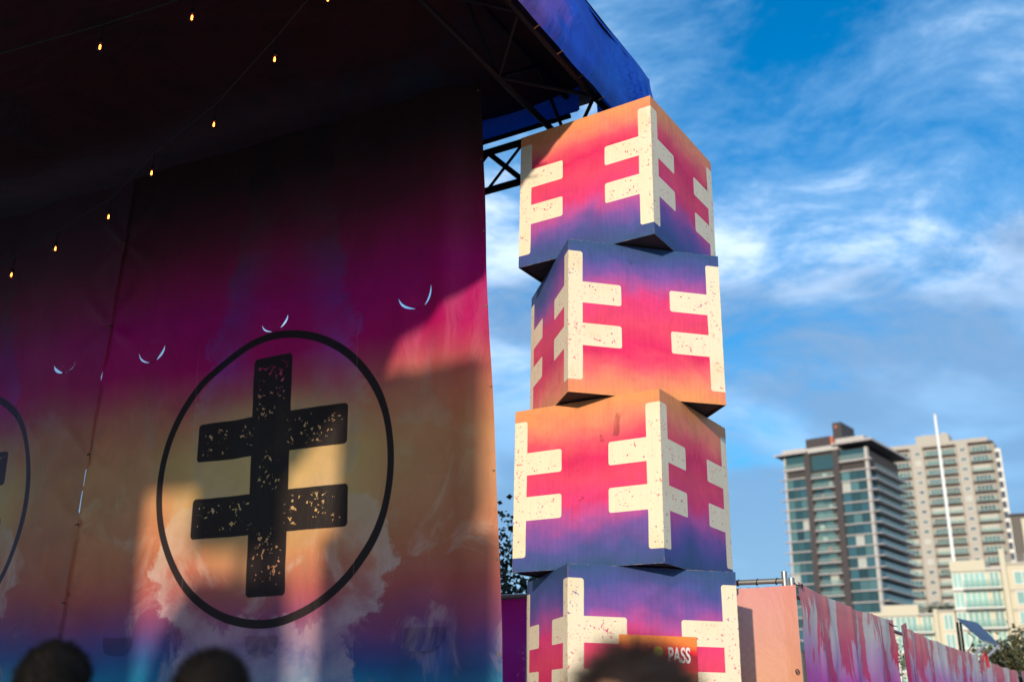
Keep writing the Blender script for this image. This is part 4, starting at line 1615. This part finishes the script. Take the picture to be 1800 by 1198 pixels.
blk('roof_room', M['pier'], 5.9, 8.15, -9.5, -1.0, 66.32, 70.6, tA)
blk('roof_sign', M['orange_panel'], 7.0, 7.5, -0.98, -0.93, 69.2, 69.9, tA)

# ---- beige tower
tB = empty('apartment_tower', (142.74, 286.4, 0), rad(148.5))
tag(tB, 'tall beige apartment tower with white window frames behind the dark one', 'building')
blk('wall', M['beige'], -0.3, 34, -18, -0.02, 0, 79.2, tB)
blk('parapet', M['beige_pale'], 1.2, 30, -17, 0.25, 79.22, 80.7, tB)
blk('roof_room', M['beige_pale'], 12.0, 21.5, -12, -2, 80.72, 83.6, tB)
for (x0, x1, h_) in ((13.0, 14.2, 0.9), (15.5, 15.8, 2.2), (17.5, 20.0, 0.6), (5.0, 6.4, 1.1)):
    blk('roof_equipment', M['conc_pale'], x0, x1, -6, -4, 83.62 if x0 > 10 else 80.72, (83.62 if x0 > 10 else 80.72) + h_, tB)
for (x0, x1) in ((6.75, 10.1), (19.5, 23.2)):
    blk('wall_strip', M['beige_pale'], x0 + 0.05, x1 - 0.05, -0.01, 0.3, 0, 79.18, tB)
HB = 2.945


def win_mesh(nm, w_, h_, n, mat_f, mat_g):
    """white frame with mullions; glass returned as a second mesh"""
    bm = bmesh.new()
    t = 0.13

    def bx(x0, x1, z0, z1, y0, y1):
        bmesh.ops.create_cube(bm, size=1, matrix=Matrix.Translation(((x0 + x1) / 2, (y0 + y1) / 2, (z0 + z1) / 2)) @ Matrix.Diagonal((x1 - x0, y1 - y0, z1 - z0, 1)))
    bx(0, w_, 0, t, 0, 0.12)
    bx(0, w_, h_ - t, h_, 0, 0.12)
    for k in range(n + 1):
        x = (w_ - t) * k / n
        bx(x, x + t, t, h_ - t, 0, 0.12)
    me = bpy.data.meshes.new(nm)
    bm.to_mesh(me)
    bm.free()
    me.materials.append(mat_f)
    bm = bmesh.new()
    for k in range(n):
        x = (w_ - t) * k / n + t
        bx(x, x + (w_ - t) / n - t, t, h_ - t, 0.01, 0.05)
    mg = bpy.data.meshes.new(nm + '_glass')
    bm.to_mesh(mg)
    bm.free()
    mg.materials.append(mat_g)
    return me, mg


def put_window(meshes, x, y, z, parent):
    meshes = random.choice(meshes) if isinstance(meshes, list) else meshes
    o = bpy.data.objects.new('window', meshes[0])
    o.location = (x, y, z)
    link(o, parent)
    p = bpy.data.objects.new('pane', meshes[1])
    link(p, o)


wB4 = [win_mesh('window', 4.4, 1.95, 4, M['white_trim'], M[gm]) for gm in ('glass_blue', 'glass_teal', 'glass_mid', 'glass_blue', 'blind')]
wB3 = [win_mesh('window', 3.7, 1.95, 4, M['white_trim'], M[gm]) for gm in ('glass_blue', 'glass_teal', 'glass_mid', 'glass_blue', 'blind')]
wBs = [win_mesh('window', 1.5, 1.35, 2, M['white_trim'], M[gm]) for gm in ('glass_blue', 'glass_teal', 'glass_mid', 'glass_blue', 'blind')]
for k in range(18):
    z = 76.35 - HB * k
    for (x0, x1, wm, wx) in ((0.4, 6.4, wB4, 1.5), (10.3, 14.3, wB3, 10.5), (14.75, 19.2, wB3, 15.0), (23.4, 28.4, wB4, 23.8)):
        blk('balcony_slab', M['balcony_dark'], x0, x1, 0.0, 1.35, z - 0.28, z, tB)
        blk('balcony_rail', M['rail_glass'], x0 + 0.05, x1 - 0.05, 1.24, 1.29, z + 0.06, z + 0.98, tB)
        put_window(wm, wx, 0.02, z + 0.08, tB)
    for x in (7.6, 20.4):
        put_window(wBs, x, 0.31, z + 0.55, tB)
    blk('corner_slab', M['white_trim'], -1.3, 0.35, -2.2, -0.3, z - 0.25, z + 0.75, tB)
blk('fin', M['white_trim'], -1.75, -1.32, -1.6, -0.5, 0, 77.0, tB)
blk('roof_slab', M['balcony_dark'], -0.2, 6.7, -2, 1.6, 78.95, 79.2, tB)
blk('roof_slab', M['balcony_dark'], 10.2, 19.4, -1, 1.5, 78.95, 79.2, tB)
blk('roof_slab', M['balcony_dark'], 23.3, 31, -1, 1.5, 78.95, 79.2, tB)

# ---- low-rise terraces in front
tC = empty('low_rise', (60.13, 137.42, 0), rad(148.5))
tag(tC, 'cream low-rise apartment block with pale green glazing and balconies', 'building')
HC = 2.55
blk('wall', M['cream_wall'], -6.25, 0.0, -10, -0.3, 0, 20.4, tC)
blk('parapet', M['cream_wall'], -4.4, 0.02, -6, 0.15, 20.42, 21.85, tC)
blk('roof_slab', M['conc_pale'], -6.3, -4.42, -6, 0.3, 20.42, 20.8, tC)
blk('pillar', M['cream_wall'], -6.95, -6.30, -1.0, 0.5, 0, 23.1, tC)
blk('wall', M['cream_wall'], -24.0, -6.97, -10, -0.2, 0, 21.0, tC)
blk('parapet', M['beige_pale'], -24.0, -6.97, -10, 0.0, 21.02, 21.35, tC)
wC4 = win_mesh('window', 2.9, 2.15, 4, M['white_trim'], M['glass_pale'])
wC3 = win_mesh('window', 1.3, 2.15, 2, M['white_trim'], M['glass_pale'])
wC2 = win_mesh('window', 2.1, 1.75, 2, M['white_trim'], M['glass_pale'])
for k in range(7):
    z = 18.15 - HC * k
    blk('slab', M['white_trim'], -4.3, 0.05, -0.3, 0.35, z - 0.2, z, tC)
    blk('balcony_slab', M['white_trim'], -6.28, -1.6, -0.3, 1.5, z - 0.18, z - 0.02, tC)
    blk('balcony_rail', M['rail_glass'], -6.2, -1.65, 1.40, 1.44, z, z + 0.95, tC)
    put_window(wC3, -1.38, -0.28, z + 0.05, tC)
    put_window(wC4, -4.32, -0.28, z + 0.05, tC)
    put_window(wC3, -5.95, -0.28, z + 0.05, tC)
    for x in (-9.7, -13.3, -17.0):
        put_window(wC2, x, -0.19, z + 0.30, tC)
    blk('string_course', M['beige_pale'], -24.0, -6.97, -0.2, -0.05, z - 0.5, z - 0.25, tC)
for x0 in (-23.9,):
    for j in range(3):
        tube('roof_rail', M['steel'], (x0, -1.0, 21.7 + 0.35 * j), (-7.0, -1.0, 21.7 + 0.35 * j), 0.03, tC, 6)
    for j in range(9):
        tube('rail_post', M['steel'], (-23.5 + 2.05 * j, -1.0, 21.3), (-23.5 + 2.05 * j, -1.0, 22.5), 0.035, tC, 6)

tD = empty('low_rise', Vector((60.13, 137.42, 0)), rad(148.5))
tag(tD, 'lower cream terrace building with roof garden left of the taller low-rise', 'building')
blk('wall', M['cream_wall'], 0.15, 2.2, -9, -0.2, 0, 15.2, tD)
blk('parapet', M['beige_pale'], 0.15, 2.2, -9, 0.0, 15.22, 15.5, tD)
blk('pillar', M['cream_wall'], 2.22, 2.75, -1, 0.45, 0, 15.6, tD)
blk('wall', M['cream_wall'], 2.77, 20, -10, -0.4, 0, 14.85, tD)
blk('parapet', M['cream_wall'], 4.65, 9.3, -6, 0.1, 14.87, 16.3, tD)
blk('roof_slab', M['conc_pale'], 2.77, 4.63, -5, 0.35, 14.87, 15.1, tD)
blk('parapet', M['cream_wall'], 9.32, 20, -6, 0.0, 14.87, 15.4, tD)
for k in range(5):
    z = 12.65 - HC * k
    blk('slab', M['white_trim'], 4.65, 9.3, -0.4, 0.3, z - 0.2, z, tD)
    blk('balcony_slab', M['white_trim'], 2.78, 6.0, -0.4, 1.4, z - 0.18, z - 0.02, tD)
    blk('balcony_rail', M['rail_glass'], 2.85, 5.9, 1.3, 1.34, z, z + 0.95, tD)
    put_window(wC4, 5.0, -0.38, z + 0.05, tD)
    put_window(wC3, 7.95, -0.38, z + 0.05, tD)
    put_window(wC3, 3.1, -0.38, z + 0.05, tD)
    put_window(wC3, 0.35, -0.18, z + 0.2, tD)
    for x in (10.5, 14.5):
        put_window(wC4, x, -0.38, z + 0.05, tD)
for j in range(3):
    tube('roof_rail', M['steel'], (0.2, -0.8, 15.7 + 0.4 * j), (4.6, -0.8, 15.7 + 0.4 * j), 0.03, tD, 6)
pts = [Vector((random.uniform(0.3, 3.6), random.uniform(-1.9, -1.0), 15.4 + abs(random.gauss(0, 0.45)))) for _ in range(500)]
rp = empty('roof_planting', tC.matrix_basis @ Vector((2.0, -1.4, 15.5)))
tag(rp, 'dark shrubs on the terrace of the lower cream building', 'shrub')
leaf_mesh('foliage', [tC.matrix_basis @ p for p in pts], 0.35, M['leaf_dark'], rp, 77)

# ---- dark building at the right edge
tE = empty('office_block', (90.1, 178.5, 0), rad(150))
tag(tE, 'dark brown building slab cut off by the right edge', 'building')
blk('wall', M['dark_wall'], -14, 0.0, -15, 0, 0, 36.2, tE)
blk('wall_strip', M['cream_wall'], -14, -1.7, 0.0, 0.4, 0, 35.6, tE)
for k in range(10):
    blk('window_pane', M['glass_teal'], -6, -2.3, 0.35, 0.5, 33.0 - 2.7 * k, 34.7 - 2.7 * k, tE)
blk('roof_edge', M['pier'], -14.2, 0.2, -15, 0.5, 36.22, 36.5, tE)

# ---- flagpole
fp = empty('flagpole', (68.9, 155.8, 0))
tag(fp, 'tall bare white pole standing in front of the beige tower', 'pole')
o = mesh_obj('shaft', *[[Vector(p) for p in lathe([(0.30, 0), (0.28, 16), (0.25, 30), (0.20, 47.9)], 14)[0]], lathe([(0.30, 0), (0.28, 16), (0.25, 30), (0.20, 47.9)], 14)[1]], plain('white_pole', (0.82, 0.82, 0.80), 0.5, 0, 0.03), fp, True)
o = mesh_obj('cap', *[[Vector(p) for p in lathe([(0.21, 47.9), (0.22, 48.0), (0.15, 48.15), (0.01, 48.2)], 14)[0]], lathe([(0.21, 47.9), (0.22, 48.0), (0.15, 48.15), (0.01, 48.2)], 14)[1]], M['white_trim'], fp, True)


# ================================================================== PEOPLE
def skin_mat():
    m, g, bs = new_mat('skin')
    co = g.new('TexCoord').outputs['Object']
    n = g.noise(co, 18, 4, 0.6)
    g.put(bs.inputs['Base Color'], g.mix(n, (0.36, 0.19, 0.12), (0.48, 0.27, 0.18)))
    bs.inputs['Roughness'].default_value = 0.5
    bs.inputs['Subsurface Weight'].default_value = 0.08
    return m


M['skin'] = skin_mat()
M['hair'] = plain('dark_hair', (0.010, 0.008, 0.007), 0.75, 0, 0.3, 20, 0.12)
M['hair_brown'] = plain('dark_brown_hair', (0.034, 0.023, 0.019), 0.55, 0, 0.3, 20, 0.35)
M['shirt_navy'] = plain('navy_shirt', (0.03, 0.04, 0.08), 0.9)
M['shirt_grey'] = plain('charcoal_shirt', (0.05, 0.05, 0.055), 0.9)
M['jeans'] = plain('jeans', (0.04, 0.06, 0.11), 0.9)


def person(loc, height, yaw, label, shirt, hair_m, hair_len, curly, seed, head_w=1.0):
    """standing figure facing local -Y; body is one remeshed surface"""
    rnd = random.Random(seed)
    k = height / 1.78
    J = {}
    verts, edges, rads = [], [], []

    def j(p, r, par=None):
        verts.append(Vector(p))
        rads.append(r)
        if par is not None:
            edges.append((par, len(verts) - 1))
        return len(verts) - 1
    pel = j((0, 0, 0.98), (0.155, 0.11))
    wst = j((0, 0.0, 1.12), (0.135, 0.10), pel)
    chs = j((0, -0.005, 1.30), (0.165, 0.115), wst)
    shl = j((0, 0.01, 1.43), (0.12, 0.09), chs)
    nk = j((0, 0.012, 1.50), (0.058, 0.06), shl)
    j((0, -0.005, 1.58), (0.058, 0.062), nk)
    for s_ in (-1, 1):
        sh = j((0.175 * s_, 0.01, 1.42), (0.062, 0.062), shl)
        el = j((0.235 * s_, 0.03, 1.14), (0.045, 0.045), sh)
        wr = j((0.245 * s_, -0.05, 0.90), (0.030, 0.028), el)
        hd = j((0.245 * s_, -0.075, 0.82), (0.036, 0.020), wr)
        for fi, (fx, fl) in enumerate(((-0.026, 0.075), (-0.009, 0.088), (0.009, 0.085), (0.026, 0.066))):
            f1 = j(((0.245 + fx * 0.4) * s_, -0.080 + fx, 0.79), (0.011, 0.011), hd)
            f2_ = j(((0.243 + fx * 0.3) * s_, -0.082 + fx * 1.2, 0.79 - fl * 0.55), (0.010, 0.010), f1)
            j((0.232 * s_, -0.078 + fx * 1.2, 0.79 - fl), (0.008, 0.008), f2_)
        t1 = j((0.225 * s_, -0.105, 0.83), (0.012, 0.012), hd)
        j((0.215 * s_, -0.118, 0.785), (0.009, 0.009), t1)
        hp = j((0.095 * s_, 0.0, 0.90), (0.095, 0.095), pel)
        kn = j((0.105 * s_, -0.015, 0.50), (0.060, 0.062), hp)
        an = j((0.11 * s_, 0.02, 0.09), (0.040, 0.042), kn)
        j((0.12 * s_, -0.13, 0.04), (0.040, 0.035), an)
    me = bpy.data.meshes.new('body_skeleton')
    me.from_pydata([v * k for v in verts], edges, [])
    sk = bpy.data.objects.new('body_skeleton', me)
    COL.objects.link(sk)
    md = sk.modifiers.new('skin', 'SKIN')
    for i, sv in enumerate(me.skin_vertices[0].data):
        sv.radius = (rads[i][0] * k, rads[i][1] * k)
        sv.use_root = (i == pel)
    sb = sk.modifiers.new('sub', 'SUBSURF')
    sb.levels = sb.render_levels = 1
    dg = bpy.context.evaluated_depsgraph_get()
    body = bpy.data.meshes.new_from_object(sk.evaluated_get(dg))
    bm = bmesh.new()
    bm.from_mesh(body)
    # head: skull, jaw, nose, brow, ears merged by the remesh

    def blob(c, r, rot=0.0):
        bmesh.ops.create_icosphere(bm, subdivisions=3, radius=1.0, matrix=Matrix.Translation(Vector(c) * k) @ Matrix.Rotation(rot, 4, 'X') @ Matrix.Diagonal((r[0] * k * head_w, r[1] * k, r[2] * k, 1)))
    hz = 1.665
    blob((0, 0.005, hz + 0.025), (0.078, 0.098, 0.090))
    blob((0, -0.025, hz - 0.04), (0.062, 0.070, 0.080))
    blob((0, -0.058, hz - 0.090), (0.036, 0.034, 0.026))
    blob((0, -0.098, hz - 0.028), (0.012, 0.016, 0.024), 0.3)
    blob((0, -0.108, hz - 0.040), (0.015, 0.012, 0.010))
    blob((0, -0.078, hz + 0.018), (0.052, 0.018, 0.010))
    blob((0, -0.086, hz - 0.066), (0.023, 0.010, 0.006))
    for s_ in (-1, 1):
        blob((0.079 * s_, 0.012, hz - 0.018), (0.010, 0.018, 0.030))
        blob((0.031 * s_, -0.082, hz - 0.004), (0.012, 0.010, 0.008))
    hm = bpy.data.meshes.new('raw')
    bm.to_mesh(hm)
    bm.free()
    tmp = bpy.data.objects.new('raw', hm)
    COL.objects.link(tmp)
    rm = tmp.modifiers.new('rm', 'REMESH')
    rm.mode = 'VOXEL'
    rm.voxel_size = 0.009
    smd = tmp.modifiers.new('sm', 'SMOOTH')
    smd.factor = 0.5
    smd.iterations = 3
    dg = bpy.context.evaluated_depsgraph_get()
    bm_ = bpy.data.meshes.new_from_object(tmp.evaluated_get(dg))
    bpy.data.objects.remove(tmp)
    bpy.data.objects.remove(sk)
    bm_.polygons.foreach_set('use_smooth', [True] * len(bm_.polygons))
    bm_.materials.clear()
    for mm in (M['skin'], shirt, M['jeans']):
        bm_.materials.append(mm)
    for p in bm_.polygons:
        c = p.center / k
        if c.z < 0.98:
            p.material_index = 2 if abs(c.x) < 0.20 and c.z < 0.98 and not (abs(c.x) > 0.19) else 0
        elif c.z < 1.50 and not (abs(c.x) > 0.19 and c.z < 1.18):
            p.material_index = 1
    root = bpy.data.objects.new('person', bm_)
    root.location = loc
    root.rotation_euler = (0, 0, yaw)
    link(root)
    tag(root, label, 'person', 'onlookers in the foreground')
    # hair: scalp cap plus short curved locks
    v, f = [], []

    def scalp(th, ph, off):
        d = Vector((math.sin(th) * math.sin(ph), -math.sin(th) * math.cos(ph), math.cos(th)))
        return Vector((d.x * (0.080 + off) * head_w, 0.006 + d.y * (0.101 + off), hz + 0.026 + d.z * (0.093 + off))) * k, d
    NT, NP = 18, 36
    for a in range(NT + 1):
        for b in range(NP):
            ph = 2 * math.pi * b / NP
            front = max(0.0, math.cos(ph))
            lim = 1.95 - 0.95 * front ** 1.5
            th = lim * a / NT
            off = 0.006 + (0.010 if not curly else 0.016) * (1 - 0.4 * a / NT) * (0.6 + 0.8 * abs(mnoise.noise((math.sin(th) * math.cos(ph) * 6 + seed, math.sin(th) * math.sin(ph) * 6, math.cos(th) * 6))))
            p, _ = scalp(th, ph, off)
            v.append(p)
    for a in range(NT):
        for b in range(NP):
            b2 = (b + 1) % NP
            f.append((a * NP + b, (a + 1) * NP + b, (a + 1) * NP + b2, a * NP + b2))
    for q_ in range(2600 if not curly else 3200):
        th = math.acos(1 - rnd.random() * 1.35)
        ph = rnd.uniform(0, 2 * math.pi)
        front = max(0.0, math.cos(ph))
        if th > 1.95 - 0.95 * front ** 1.5:
            continue
        p, d = scalp(th, ph, 0.006)
        L = hair_len * rnd.uniform(0.5, 1.2) * k
        tang = Vector((rnd.gauss(0, 0.5), rnd.gauss(0, 0.5), rnd.gauss(-0.1, 0.4)))
        wdt = 0.0016 * k
        cur = p
        dirn = (d + tang * 0.55).normalized()
        sidev = d.cross(tang).normalized() * wdt
        i0 = len(v)
        ns = 4
        for s_ in range(ns + 1):
            fade = 1 - 0.8 * s_ / ns
            v.append(cur + sidev * fade)
            v.append(cur - sidev * fade)
            dirn = (dirn + Vector((0, 0, -0.25 if not curly else -0.12)) + tang * (0.25 if not curly else 0.5) * math.sin(s_ * 1.3 + q_)).normalized()
            cur = cur + dirn * (L / ns)
        for s_ in range(ns):
            a = i0 + 2 * s_
            f.append((a, a + 1, a + 3, a + 2))
    mesh_obj('hair', v, f, hair_m, root, True)
    return root


person((-1.233, 2.898, 0), 1.687, rad(176), 'person with short smooth dark hair seen from behind, far left', M['shirt_grey'], M['hair'], 0.026, False, 3, 1.02)
person((-0.727, 2.620, 0), 1.657, rad(205), 'person with short tousled black hair from behind, below the ring', M['shirt_navy'], M['hair'], 0.030, True, 5, 1.0)
person((0.207, 1.688, 0), 1.628, rad(-42), 'person with tousled brown hair close before the box tower', M['shirt_grey'], M['hair_brown'], 0.050, True, 9, 1.02)
